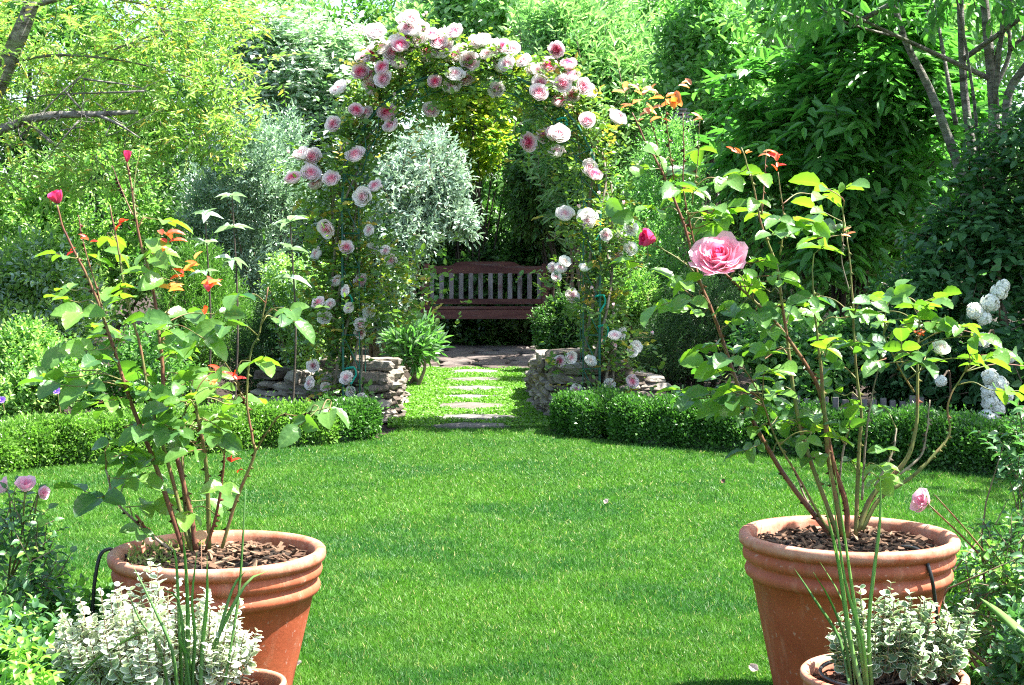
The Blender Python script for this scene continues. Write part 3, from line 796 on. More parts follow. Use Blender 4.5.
o_tree = dict(m=7, tw=.32, leaf=.10, al=1.0, w=.45, rnd=.5, up=.2, twigs=0, ldroop=.2)
# far row of trees
lab_back = ['tall pale leafy tree at the far left behind the garden', 'tall bright tree behind the silvery shrubs, left of the arch', 'tall tree rising straight behind the rose arch', 'tall loose light green tree behind the right side of the arch', 'tall tree behind the big dark leafed shrub', 'tall tree at the far right edge of the garden']
for i, px in enumerate((30, 230, 430, 610, 800, 1000)):
    c = W(px, 110, 22+1.2*(i % 2)); c[2] = 2.9; r = V(2.3, 1.3, 2.7)
    plant('tall_tree', lab_back[i], 'tree', V(c[0], c[1], 0), lobes_in(c, r, 14, base=.8), 3300, dict(o_tree, leaf=.14), [m_back if i % 2 else m_mid],
          trunk=[([V(c[0], c[1], -.05), V(c[0]+.1, c[1], 1.2), V(c[0], c[1], 3.4)], [.14, .1, .05])], bark='bark', nbr=14, r0=.035, group='tall trees along the back')
# lower dark thicket filling behind
lab_th = ['dark evergreen thicket low behind the left shrubs', 'dark evergreen thicket behind the silver shrubs', 'dark glossy evergreen directly behind the bench', 'dark evergreen to the right behind the arch', 'dark evergreen thicket behind the compound leaved shrub', 'dark evergreen thicket at the right edge']
for i, (px, top, d, wx) in enumerate(((60, 150, 17.0, 190), (290, 160, 18.0, 120), (470, 200, 18.3, 75), (585, 165, 17.2, 80), (760, 160, 16.5, 130), (960, 150, 15.0, 130))):
    shrub('evergreen_shrub', lab_th[i], 'shrub', (px-wx, px+wx, top, None), d+.6, 1.4, 1800, dict(m=8, tw=.28, leaf=.085, w=.5, al=1., rnd=.5), [m_dark], group='dark evergreens at the back', bark='bark_dark')

# named shrubs
shrub('dogwood', 'tall shrub with whitish flower bracts on layered branches, top left of the arch', 'shrub', (215, 400, -25, 200), 16, 2.2, 2300,
      dict(m=8, tw=.34, leaf=.10, w=.55, planar=True, up=.05, nup=1.2, al=1.1, mix=.3), [m_dogw, m_white], bark='bark', nbr=14)
shrub('willow_shrub', 'tall light green shrub with long narrow leaves behind the right of the arch', 'shrub', (505, 665, -30, 250), 16, 2.2, 2300,
      dict(m=14, tw=.55, leaf=.15, w=.2, up=.9, out=.4, al=.75, ldroop=.35, twigs=400, twr=.006), [m_willow], bark='twig', nbr=10)
shrub('maple_tree', 'bright green tree directly above the top of the rose arch', 'tree', (370, 540, -25, 120), 18, 2, 2000,
      dict(m=7, tw=.3, leaf=.12, w=.6, up=.2), [m_back], bark='bark', nbr=10)
shrub('lime_tree_sapling', 'small yellow green tree seen through the opening of the arch', 'tree', (420, 525, 70, 200), 17.6, 1.2, 520,
      dict(m=7, tw=.22, leaf=.085, w=.62, up=.1, planar=True), [m_yel, m_mid], bark='bark_dark', nbr=14, r0=.018)
shrub('alder_shrub', 'slender light leaved shrub with thin dark upright stems, right of the arch', 'shrub', (640, 760, -50, 210), 14.5, 1.6, 1300,
      dict(m=8, tw=.3, leaf=.10, w=.5, up=.5), [m_fine], bark='bark_dark', nbr=12, r0=.02)
shrub('laurel_shrub', 'glossy mid green shrub hanging over the bench, seen through the right of the arch', 'shrub', (490, 620, 95, 300), 15.2, 1.6, 1500,
      dict(m=8, tw=.26, leaf=.095, w=.4, up=.0, ldroop=.4), [m_dark, m_mid], mix=None) if False else \
shrub('laurel_shrub', 'glossy mid green shrub hanging over the bench, seen through the right of the arch', 'shrub', (498, 615, 95, 250), 17.0, 1.8, 1500,
      dict(m=8, tw=.26, leaf=.095, w=.4, up=.0, ldroop=.4, mix=.35), [m_dark, m_mid], bark='bark_dark')
shrub('ivy_shrub', 'low dark ivy covering the ground under and behind the bench', 'shrub', (395, 600, 303, None), 17.4, 1.3, 800,
      dict(m=7, tw=.2, leaf=.085, w=.75, up=.3), [m_dark], bark='bark_dark')
shrub('ivy_shrub', 'dark climber behind and around the bench back', 'shrub', (395, 590, 190, None), 17.9, 1.0, 1300,
      dict(m=7, tw=.2, leaf=.085, w=.75, up=.3), [m_dark, m_mid], bark='bark_dark')
sb_ = G(392, 378); sb_ = V(W(385, 300, 12.8)[0], 12.8, 0)
plant('silver_shrub', 'large silvery leaved shrub seen through the left half of the arch', 'shrub', sb_,
      [(W(418, 172, 12.9), V(.36, .42, .26)), (W(395, 205, 12.8), V(.34, .42, .34)), (W(440, 205, 12.9), V(.20, .3, .22)), (W(380, 250, 12.7), V(.30, .4, .3)), (W(410, 235, 12.7), V(.22, .3, .2)),
       (W(365, 300, 12.7), V(.26, .35, .3)), (W(398, 285, 12.6), V(.12, .2, .18)), (W(372, 150, 13), V(.2, .25, .16)), (W(452, 172, 12.9), V(.12, .2, .14)), (W(352, 215, 13), V(.25, .3, .4)), (W(430, 140, 13.0), V(.14, .2, .12)), (W(462, 222, 12.9), V(.10, .2, .10))], 2500,
      dict(m=10, tw=.28, leaf=.066, w=.36, up=.5, al=.8, rnd=.75, back=.3, inner=.35, twigs=300), [m_silver], nbr=10, group='silver leaved shrubs')
shrub('silver_shrub', 'silvery blue green shrub to the left outside the arch', 'shrub', (185, 352, 105, None), 13.2, 1.5, 3600,
      dict(m=11, tw=.22, leaf=.052, w=.36, up=.6, al=.7, back=.3), [m_silver2], nl=12, group='silver leaved shrubs')
shrub('privet_shrub', 'fine leaved fresh green shrub behind the right leg of the arch', 'shrub', (596, 735, 140, None), 12.3, 1.4, 3200,
      dict(m=12, tw=.18, leaf=.036, w=.42, up=.8, al=.7, back=.3), [m_fine], nl=10)
# big compound leaved shrub
shrub('compound_leaf_shrub', 'large dark green shrub with drooping compound leaves in front of the multi stemmed tree', 'shrub', (700, 975, -15, 330), 11.2, 2.2, 1150,
      dict(m=9, tw=.34, leaf=.17, w=.36, planar=True, up=.05, out=.9, al=1.05, droop=.35, ldroop=.3, nup=1.1, nr=.25, back=.4, t=T_OVAL, twigs=300), [m_big], bark='bark_dark', nbr=14, nl=16)
shrub('lime_leaf_tree', 'bright green tree top hanging in from the upper right', 'tree', (760, 1060, -40, 60), 12.9, 1.6, 480,
      dict(m=7, tw=.3, leaf=.12, w=.55, up=.1, ldroop=.3), [m_fine], bark='bark', nbr=8)
# right: shady shrubs behind hedge
shrub('dark_conifer', 'low dark fine needled conifer behind the right hedge, beside the arch foot', 'shrub', (622, 775, 272, None), 10.2, 1.1, 3000,
      dict(m=14, tw=.13, leaf=.026, w=.25, up=.9, al=.6, back=.3), [m_yewd], nl=10, bark='bark_dark')
shrub('golden_shrub', 'small yellowish green shrub between the right arch leg and the dark conifer', 'shrub', (600, 668, 250, 345), 10.6, .7, 900,
      dict(m=10, tw=.14, leaf=.032, w=.4, up=.9, al=.6, mix=.5), [m_lime, m_mid], nl=8)
shrub('cranesbill_plant', 'leafy mid green border plant behind the middle of the right hedge', 'plant', (735, 880, 318, None), 9.2, 1.0, 1000,
      dict(m=8, tw=.16, leaf=.055, w=.7, up=.4, al=1.2), [m_mid, m_vib], nl=10)
shrub('fern_shrub', 'darker leafy shrub behind the right end of the right hedge', 'shrub', (850, 960, 250, None), 9.4, 1.1, 1100,
      dict(m=9, tw=.18, leaf=.05, w=.5, up=.5), [m_vib], nl=10)
shrub('fern_shrub', 'low dark leafy shrub between the picket edging and the snowball flowers', 'shrub', (890, 1010, 345, None), 9.7, .9, 900,
      dict(m=9, tw=.18, leaf=.05, w=.5, up=.5), [m_dark, m_vib], nl=8)
vib_c, vib_r = box_px(925, 1110, 150, None, 8.9, 1.6)
vib = plant('snowball_viburnum', 'tall leafy viburnum with white snowball flowers at the right edge', 'shrub', V(vib_c[0], vib_c[1], 0), [(V(vib_c[0]+R.uniform(-.5, .5)+.05*k, 8.9+R.uniform(-.3, .35), .12+.13*k), V(R.uniform(.22, .42), .38, R.uniform(.16, .3))) for k in range(14)]+[(W(x_, y_, 9.25), V(.30, .3, .2)) for x_, y_ in ((985, 215), (960, 235), (1005, 185), (975, 270), (1015, 160), (950, 290), (990, 240))], 1900,
      dict(m=8, tw=.30, leaf=.085, w=.62, up=.1, al=1.15, planar=True, ldroop=.3, inner=.55, twigs=300), [m_vib], nbr=12)
# left side
shrub('privet_shrub', 'bright leafy shrub at the left edge behind the left hedge', 'shrub', (-60, 135, 225, None), 9.7, 1.4, 3000,
      dict(m=9, tw=.19, leaf=.052, w=.45, up=.6, al=.9, back=.3, mix=.35), [m_lime, m_silver2], nl=12)
shrub('yew_shrub', 'feathery bright green conifer between the left hedge and the silvery shrub', 'shrub', (135, 265, 252, None), 10.6, 1.2, 2600,
      dict(m=16, tw=.17, leaf=.032, w=.22, up=1.1, al=.55, back=.3, mix=.15), [m_yew, m_yewd], nl=12)
shrub('dark_conifer', 'dark low conifer left of the left stone wall', 'shrub', (215, 345, 300, None), 10.2, 1.0, 2400,
      dict(m=14, tw=.14, leaf=.028, w=.25, up=.9, al=.6, back=.3), [m_yewd], nl=10, bark='bark_dark')
shrub('spirea_shrub', 'light speckled small leaved shrub just left of the left arch leg', 'shrub', (258, 350, 240, 385), 9.8, .9, 1500,
      dict(m=9, tw=.13, leaf=.03, w=.55, up=.5, mix=.3), [m_lime, m_silver2], nl=9)
shrub('border_bush', 'small yellow green bush close behind the far left of the hedge', 'bush', (-40, 95, 318, None), 8.3, .8, 1900,
      dict(m=8, tw=.12, leaf=.034, w=.55, up=.6, mix=.4), [m_lime, m_mid], nl=10)
shrub('smooth_leaf_bush', 'mid green leafy bush behind the left pot rose', 'bush', (90, 215, 330, None), 8.7, .8, 1300,
      dict(m=8, tw=.12, leaf=.036, w=.5, up=.6), [m_mid], nl=9)
shrub('shade_shrub', 'dark green shrub under the lime leaved tree on the left', 'shrub', (-40, 200, 150, None), 12.8, 1.3, 1900,
      dict(m=9, tw=.2, leaf=.06, w=.5, up=.4, mix=.4), [m_lime, m_mid], nl=10, bark='bark_dark')
shrub('lance_leaf_clump', 'spiky lance leaved green clump on top of the end of the left stone wall', 'plant', (388, 434, 318, 372), 11.8, .45, 170,
      dict(m=9, tw=.20, leaf=.13, w=.16, up=1.0, al=.55, rnd=.5), [m_fine, m_silver2], nl=4, nbr=4)
shrub('boxwood_shrub', 'small dark rounded shrub between the bench and the right stone wall', 'shrub', (528, 606, 285, None), 13.2, .8, 1300,
      dict(m=8, tw=.12, leaf=.04, w=.5, up=.5), [m_dark, m_mid], nl=6)
shrub('boxwood_shrub', 'dark shrub between the bench and the lance leaved clump', 'shrub', (352, 416, 255, None), 14.6, 1.0, 1300,
      dict(m=8, tw=.16, leaf=.05, w=.4, up=.5), [m_silver2, m_dark], nl=6)

# feathery lime tree, upper left
lt_base = V(-3.75, 9.3, 0)
tr = [([lt_base, W(-40, 180, 9.3), W(8, 62, 9.3), W(33, 0, 9.3), W(60, -90, 9.3)], [.10, .085, .06, .05, .03]),
      ([W(-40, 150, 9.2), W(5, 128, 9.1), W(45, 116, 9.0), W(95, 114, 9.0), W(138, 112, 9.0)], [.035, .03, .026, .02, .012]),
      ([W(8, 62, 9.3), W(60, 55, 9.2), W(130, 62, 9.2), W(200, 80, 9.2)], [.012, .009, .006, .003]),
      ([W(95, 114, 9.0), W(118, 124, 8.95), W(140, 138, 8.9)], [.012, .008, .003]),
      ([W(33, 5, 9.3), W(90, -5, 9.2), W(170, 10, 9.2)], [.02, .012, .005])]
for k in range(14):
    x0 = R.uniform(0, 110); y0 = R.uniform(100, 135)
    tr.append(([W(x0, y0, 9.0), W(x0+R.uniform(-10, 35), y0+R.uniform(-25, 30), 8.95), W(x0+R.uniform(0, 60), y0+R.uniform(-45, 50), 8.9)], [.004, .0028, .001]))
lobes = [(W(60, 20, 9.6), V(1.1, .8, .55)), (W(150, 60, 9.6), V(.75, .6, .4)), (W(190, 110, 9.4), V(.45, .4, .28)), (W(30, 150, 9.4), V(.55, .5, .28)),
         (W(100, 160, 9.4), V(.4, .4, .22)), (W(160, 10, 9.8), V(.7, .6, .4)), (W(10, 80, 9.8), V(.6, .5, .4)), (W(215, 140, 9.5), V(.22, .25, .2)), (W(-60, 60, 9.6), V(.6, .8, .8))]
plant('japanese_maple', 'feathery lime leaved tree with a leaning grey trunk at the upper left', 'tree', lt_base, lobes, 2350,
      dict(m=8, tw=.17, leaf=.062, w=.30, planar=True, up=.12, out=.6, droop=.08, ldroop=.1, al=.9, nup=.9, twigs=900, twr=.003, inner=.35, mix=.1), [m_feath, LM('maple_leaf_orange', (.45, .40, .08), (.6, .42, .12))], bark='bark', nbr=7, r0=.007, trunk=tr)

# multi-stemmed tree, right
rt_base = V(W(985, 250, 10.0)[0], 10.0, 0)
RT = .6
tr = [([rt_base, W(984, 300, 10.), W(978, 215, 10.)], [.16, .15, .12]),
      ([W(975, 225, 10.), W(958, 165, 9.9), W(930, 90, 9.8), W(905, 40, 9.8), W(884, -30, 9.8)], [.075, .055, .045, .036, .03]),
      ([W(976, 220, 10.), W(974, 165, 10.), W(964, 90, 10.), W(960, 0, 10.), W(955, -60, 10.)], [.07, .055, .045, .04, .035]),
      ([W(956, 125, 10.1), W(948, 80, 10.1), W(938, 20, 10.2), W(930, -50, 10.2)], [.03, .025, .02, .018]),
      ([W(985, 215, 10.), W(994, 130, 9.9), W(990, 60, 9.9), W(980, -40, 9.9)], [.08, .065, .058, .045]),
      ([W(990, 225, 9.9), W(1006, 150, 9.8), W(1008, 95, 9.8), W(1030, 60, 9.7), W(1050, 20, 9.7)], [.07, .06, .05, .045, .04]),
      ([W(895, 36, 9.8), W(870, 30, 9.6), W(835, 18, 9.5), W(806, -5, 9.4)], [.018, .014, .012, .008]),
      ([W(994, 90, 9.9), W(1010, 50, 9.9), W(1003, 0, 9.9)], [.03, .025, .02])]
tr = [(a, [q*RT for q in b_]) for a, b_ in tr]
lobes = [(W(960, -60, 9.4), V(1.2, .8, .5)), (W(850, -20, 9.2), V(.6, .5, .22)), (V(2.95, 8.75, 3.15), V(.6, .7, .3)), (V(3.6, 8.4, 3.3), V(.9, .9, .5)), (V(4.4, 7.9, 3.5), V(.8, .9, .5)), (V(4.5, 6.9, 3.8), V(.8, .8, .5)), (V(3.2, 9.3, 3.9), V(1, 1, .5))]
plant('multi_stemmed_tree', 'tree with several bare grey stems fanning up from one base at the right', 'tree', rt_base, lobes, 950,
      dict(m=6, tw=.2, leaf=.11, w=.5, up=-.1, ldroop=.5, out=.5, back=.8, twigs=200), [m_big], bark='bark', nbr=10, r0=.02, trunk=tr)

# snowball heads
n = 110; d_ = nrm(R.normal(size=(n, 3))); k_ = 4
P = np.repeat(d_*R.uniform(.66, 1.05, (n, 1)), k_, 0)*.86; t1 = nrm(np.cross(P, V(.3, .5, .8))); t2 = nrm(np.cross(P, t1))
an = np.tile(np.arange(k_)*math.pi/2, n)+np.repeat(R.uniform(0, 6, n), k_)
Dl = nrm(t1*np.cos(an)[:, None]+t2*np.sin(an)[:, None]+.25*nrm(P))
SB = leaves(P, Dl, nrm(P), R.uniform(.24, .38, n*k_), .85, T_OVAL, R.uniform(0, 1, n*k_), [M['white_flower']], 'flower_head')
vb = V(vib_c[0], vib_c[1], 0)
for (px, py, s_) in ((975, 311, .050), (984, 318, .045), (990, 303, .055), (999, 292, .05), (1003, 286, .04), (984, 340, .045), (990, 377, .05), (999, 385, .055), (988, 392, .045), (1006, 396, .045), (990, 402, .05), (998, 408, .045), (988, 417, .055), (999, 424, .045), (941, 381, .035), (1012, 357, .035)):
    p = W(px, py, 8.05); place_bloom(SB, vib, vb, p, V(R.normal()*.3, -1, .3), s_, 'flower_head')
mb = MB()
for (px, py) in ((990, 300), (995, 395), (941, 381), (985, 340)):
    mb.tube(curve([W(px+10, py+20, 8.6), W(px+8, py-10, 8.3), W(px, py, 8.1)], 8), .006, 5)
mb.build('stem', M['twig'], vib, off=vb, smooth=True)

# pale-leaved saplings standing left of the arch
def sapling(px, py0, py1, d, label, K=5):
    b0 = G(px, 1530/d+258); b0 = V(b0[0], d, 0)
    t = thing('sapling', label, 'plant', b0, 'thin saplings behind the left rose pot')
    tips = W(px, py0, d); mb = MB(); mb.tube(curve([b0, (b0+tips)/2+V(.03, 0, 0), tips], 8), [.008, .004], 5)
    mb.build('stem', M['bark_dark'], t, off=b0, smooth=True)
    for lv in range(3):
        P, D, N = [], [], []
        z = tips-(tips-b0)*(.0+.13*lv)
        for k in range(K): a = k*6.28/K+lv*.6+R.normal()*.2; P.append(z); D.append(V(math.cos(a), math.sin(a), .25+.3*R.normal())); N.append(V(R.normal()*.3, R.normal()*.3, 1))
        link('leaf_whorl', leaves(np.array(P)-b0, np.array(D), np.array(N), R.uniform(.08, .13, len(P)), .42, T_LONG, R.uniform(.5, 1, len(P)), [m_silver2], 'leaf_whorl', True), t)
sapling(232, 196, 260, 8.4, 'thin sapling with whorls of pale leaves, the taller one left of the arch')
sapling(290, 222, 262, 8.5, 'thin sapling with whorls of pale leaves, close to the left arch leg')
sapling(205, 215, 262, 8.6, 'short pale leaved sapling behind the orange leaves of the left pot rose')

# house and shingled feeder glimpsed behind
hp = W(735, 100, 25); hz = hp*1.0; hz[2] = 0
hs = thing('house', 'pale house wall glimpsed through leaves above the right pot rose', 'house', hz)
def siding(m):
    for k in range(24): m.box((0, .012*(k % 2), .1+k*.2), (5.0, .12, .196))
part('wall', siding, 'house', hs)
mb = MB(); mb.add([(-2.8, -.5, 4.75), (2.8, -.5, 4.75), (2.8, 1.6, 6), (-2.8, 1.6, 6), (-2.8, -.5, 4.85), (2.8, -.5, 4.85), (2.8, 1.6, 6.1), (-2.8, 1.6, 6.1)], [(0, 3, 2, 1), (4, 5, 6, 7), (0, 1, 5, 4), (1, 2, 6, 5), (2, 3, 7, 6), (3, 0, 4, 7)])
mb.build('roof', M['shingle'], hs)
part('window', lambda m: (m.box((-.9, -.08, 3.2), (.9, .06, 1.1)),), 'shingle', hs)
fp = W(682, 112, 13.4)
fd = thing('bird_house', 'small weathered bird house with a shingled roof above the green shrub right of the arch', 'bird house', (fp[0], fp[1], 0))
def froof(m):
    for k in range(5): m.box((0, 0, fp[2]+.02-.036*k), (.08+.045*k, .12+.04*k, .018), bev=.004)
part('roof', froof, 'shingle', fd)
part('body', lambda m: (m.box((0, 0, fp[2]-.22), (.16, .16, .14)),), 'wood_grey', fd)
part('post', lambda m: (m.box((0, 0, (fp[2]-.29)/2), (.06, .06, fp[2]-.29)),), 'wood_grey', fd)
# picket edging behind right hedge
ep = W(858, 402, 8.6)
ed = thing('picket_edging', 'low grey picket edging behind the right hedge', 'garden edging', (ep[0], ep[1], 0))
for k in range(14): part('picket', lambda m: m.box((-.35+k*.055, R.normal()*.006, .09+R.normal()*.016), (.034, .018, .25), bev=.004), 'wood_grey', ed)

# ------------------------------------------------------------------ pots
def pot(cx, cy, rim_r, zr, label, seed, scale=1.0, soilz=-.035, name='terracotta_pot', group='terracotta pots', ztop_ground=True):
    base = V(cx, cy, 0)
    t = thing(name, label, 'pot', base, group)
    r = rim_r; k = r/.24
    prof = [(.60*r, 0), (.62*r, .004), (.64*r, .02*k)]
    for q in np.linspace(.1, 1, 7): prof.append((r*(.635+(.875-.635)*q), zr-.105*k-(1-q)*(zr-.105*k-.02*k)))
    prof += [(.90*r, zr-.100*k), (.935*r, zr-.092*k), (.945*r, zr-.082*k), (.93*r, zr-.073*k), (.90*r, zr-.068*k), (.915*r, zr-.062*k), (.955*r, zr-.056*k), (.965*r, zr-.046*k), (.955*r, zr-.036*k),
             (.93*r, zr-.031*k), (.965*r, zr-.028*k), (.992*r, zr-.022*k), (1.0*r, zr-.013*k), (.996*r, zr-.004*k), (.98*r, zr), (.93*r, zr+.001*k), (.90*r, zr-.004*k), (.885*r, zr-.012*k), (.875*r, zr-.04*k), (.86*r, zr-.075*k)]
    S = 72; mb = MB(); vs, fs, cs = [], [], []
    rr = np.random.default_rng(seed)
    for i, (a, z) in enumerate(prof):
        rimw = 1.0 if (z > zr-.016*k and i > 18) else (.75 if i > 27 else (.30 if z > zr-.1*k else .12))
        for j in range(S):
            q = 2*math.pi*j/S; w = 1+.0035*math.sin(q*2+seed)+.0012*math.sin(q*5+i*.2)
            vs.append((a*w*math.cos(q), a*w*math.sin(q), z)); cs.append(rimw)
    for i in range(len(prof)-1):
        for j in range(S): fs.append((i*S+j, i*S+(j+1) % S, (i+1)*S+(j+1) % S, (i+1)*S+j))
    fs.append(tuple(range(S))[::-1])
    mb.add(vs, fs, cs); mb.build('pot_body', M['terra'], t, smooth=True)
    mb = MB(); vs = [(0, 0, zr+soilz+.02)]; fs = []; n = 40
    for i in range(1, 7):
        for j in range(n): a = 2*math.pi*j/n; q = i/6*.872*r; vs.append((q*math.cos(a), q*math.sin(a), zr+soilz+.02*(1-(i/6)**2)+rr.normal()*.003))
    fs += [(0, 1+j, 1+(j+1) % n) for j in range(n)]
    for i in range(5):
        for j in range(n): fs.append((1+i*n+j, 1+(i+1)*n+j, 1+(i+1)*n+(j+1) % n, 1+i*n+(j+1) % n))
    mb.add(vs, fs); mb.build('potting_soil', M['soil'], t)
    # bark mulch chips lying on the soil
    K = int(420*k*k); mb = MB()
    for _ in range(K):
        a = rr.uniform(0, 6.28); q = math.sqrt(rr.uniform())*.85*r; L_ = rr.uniform(.008, .032)*k
        c = V(q*math.cos(a), q*math.sin(a), zr+soilz+.02*(1-(q/(.87*r))**2)+rr.uniform(.002, .012))
        b_ = MB(); b_.box((0, 0, 0), (L_, L_*rr.uniform(.15, .5), .003), 0)
        Rm = np.array(Matrix.Rotation(rr.uniform(0, 6.28), 3, 'Z') @ Matrix.Rotation(rr.normal()*.35, 3, 'X') @ Matrix.Rotation(rr.normal()*.35, 3, 'Y'))
        mb.add(b_.v[0]@Rm.T+c, b_.f, float(rr.uniform()))
    mb.build('mulch', M['mulch'], t)
    return t, base
PD = 3.32
pl = W(218, 549, PD); pr = W(848, 533, PD)
potL, bL = pot(pl[0], PD, .241, pl[2], 'large terracotta pot with the rose bush at the left, its right side sunlit', 4)
potR, bR = pot(pr[0], PD, .241, pr[2], 'large terracotta pot with the rose bush at the right, pale lime marks on its rim', 9)

n = 260; a_ = R.uniform(1.9, 4.0, n); q_ = np.sqrt(R.uniform(.2, .72, n))*.235
Pw = np.stack([q_*np.cos(a_), q_*np.sin(a_), np.full(n, pl[2]-.025)+R.uniform(0, .022, n)], 1)
link('moss_and_weeds', leaves(Pw, nrm(R.normal(size=(n, 3))*.8+V(0, 0, 1)), randdir(n), R.uniform(.008, .022, n), .35, T_DIA, R.uniform(0, 1, n), [leafmat('weed_leaf', (.10, .16, .03), (.34, .38, .12), .6, .3)], 'moss_and_weeds'), potL)
# small pots in front
pS = W(884, 672, 2.78); potS, bS = pot(pS[0], 2.78, .155, pS[2], 'small terracotta pot under the variegated plant in front of the right pot', 14)
pT = W(232, 682, 2.86); potT, bT = pot(pT[0], 2.86, .105, pT[2], 'small terracotta pot half hidden under the white variegated plant at the left', 17)
mb = MB(); q = np.linspace(0, 2*math.pi, 40)
mb.tube(np.stack([.118*np.cos(q), .118*np.sin(q), np.full(40, pS[2]-.004)], 1), .004, 6, False)
mb.build('liner_rim', M['black_hose'], potS, smooth=True)

# drip hoses
def hose(pts, label, d):
    mb = MB(); P = curve([W(a, b_, d+e) for a, b_, e in pts], 30); mb.tube(P, .0042, 7)
    return mb.build('drip_hose', M['black_hose'], None, loc=tuple(P[0]), off=P[0], smooth=True, label=label, cat='hose', group='black drip hoses')
hose([(880, 549, .02), (905, 547, -.08), (921, 552, -.17), (930, 572, -.20), (935, 600, -.19), (938, 640, -.16), (940, 700, -.1)], 'black drip hose running over the rim of the right rose pot', PD)
hose([(150, 565, .0), (118, 553, .02), (109, 549, .0), (100, 556, -.03), (95, 580, -.04), (93, 605, -.04), (90, 680, -.03)], 'black drip hose running over the rim of the left rose pot', PD)

# ------------------------------------------------------------------ pot roses
def rose_bush(label, base, d0, canes, targets, young, mats_y, blooms, loc, wood=()):
    t = thing('rose_bush', label, 'rose bush', base, 'pot grown rose bushes')
    allp = []
    for pts, r0, r1, mt in canes:
        dd = R.uniform(-.07, .07)
        n = len(pts); P = [W(a, b_, d0+dd*(n-1-i)/(n-1)) for i, (a, b_) in enumerate(pts)]   # pts from tip down to foot
        C = curve(P, 6*n); C = C + np.cumsum(R.normal(0, .0006, C.shape), 0)*np.linspace(1, 0, len(C))[:, None]; mb = MB(); mb.tube(C, [r1*.72, (r0+r1)*.36, r0*.74], 8)
        for k in range(3, len(C)-2):     # thorns and nodes
            if R.uniform() < .5:
                a = R.uniform(0, 6.28); rr_ = np.interp(k/len(C), [0, 1], [r1, r0]); s = V(math.cos(a), -abs(math.sin(a))*.6, 0)
                mb.add([C[k]+s*rr_*.6+V(0, 0, .004), C[k]+s*rr_*.6-V(0, 0, .005), C[k]+s*rr_*.6+V(.002, .003, 0), C[k]+s*(rr_+.008)-V(0, 0, .002)], [(0, 1, 3), (1, 2, 3), (2, 0, 3)])
        mb.build('cane', M[mt], t, off=base, smooth=True); allp.append(C)
    AP = np.vstack(allp)
    P, D, N, L, v, pet = [], [], [], [], [], MB()
    for (px, py, k, sz, vv_) in targets:
        if k > 1: sz = min(sz, .062)
        p = W(px, py, d0+R.uniform(-.13, .13))
        dist = np.linalg.norm(AP-p, axis=1)+.5*np.maximum(AP[:, 2]-p[2]+.02, 0); a = AP[np.argmin(dist)]
        out = p-a; out[2] *= .3
        if np.linalg.norm(out) < .02: out = V(R.normal(), R.normal()-.5, 0)
        out = nrm(nrm(out)+V(R.normal()*.35, R.normal()*.6, R.normal()*.2))
        if R.uniform() < .25: out = nrm(out*.5+V(0, -1, -.1))
        rl = sz*1.15
        s0 = p-out*rl*.5
        pet.tube(curve([a, (a+s0)/2+V(0, 0, .012), s0, s0+out*rl], 12), [.0016, .0011], 5)
        side = nrm(np.cross(out, V(0, 0, 1)+R.normal(size=3)*.25)); nn = nrm(np.cross(side, out)); nn *= np.sign(nn[2]) or 1
        nn = nrm(nn+V(0, -.15, 0)+R.normal(size=3)*.35)
        def lf(o_, dd_, s_, ):
            P.append(o_); D.append(nrm(dd_+R.normal(size=3)*.13)); N.append(nrm(nn+R.normal(size=3)*.28)); L.append(s_); v.append(np.clip(vv_+R.normal()*.15, 0, 1))
        sz *= 1.08; lf(s0+out*rl, out-V(0, 0, .15), sz*R.uniform(.95, 1.2))
        if k >= 3:
            for sg in (-1, 1): lf(s0+out*rl*.62, out*.45+side*sg-V(0, 0, .1), sz*R.uniform(.75, .98))
        if k >= 5:
            for sg in (-1, 1): lf(s0+out*rl*.22, out*.3+side*sg-V(0, 0, .15), sz*R.uniform(.55, .75))
    pet.build('leaf_stalk', M['cane_green'], t, off=base, smooth=True)
    link('foliage', leaves(np.array(P)-base, np.array(D), np.array(N), np.array(L), .68, T_ROSE, np.array(v), [M['rose_leaf']], 'foliage', True), t)
    for mt, lst in young.items():
        P, D, N, L = [], [], [], []
        for (px, py, sz, k) in lst:
            for _ in range(k):
                P.append(W(px+R.normal()*2, py+R.normal()*2, d0+R.uniform(-.08, .05))); a = R.uniform(0, 6.28)
                D.append(V(math.cos(a), math.sin(a)*.6, R.uniform(-.1, .9))); N.append(V(R.normal()*.5, -.5, 1)); L.append(sz*R.uniform(.7, 1.1))
        link('young_foliage', leaves(np.array(P)-base, np.array(D), np.array(N), np.array(L), .42, T_ROSE, R.uniform(0, 1, len(P)), [M[mt]], 'young_foliage', True), t)
    return t
bLc, bRc = V(bL[0], bL[1], pl[2]), V(bR[0], bR[1], pr[2])
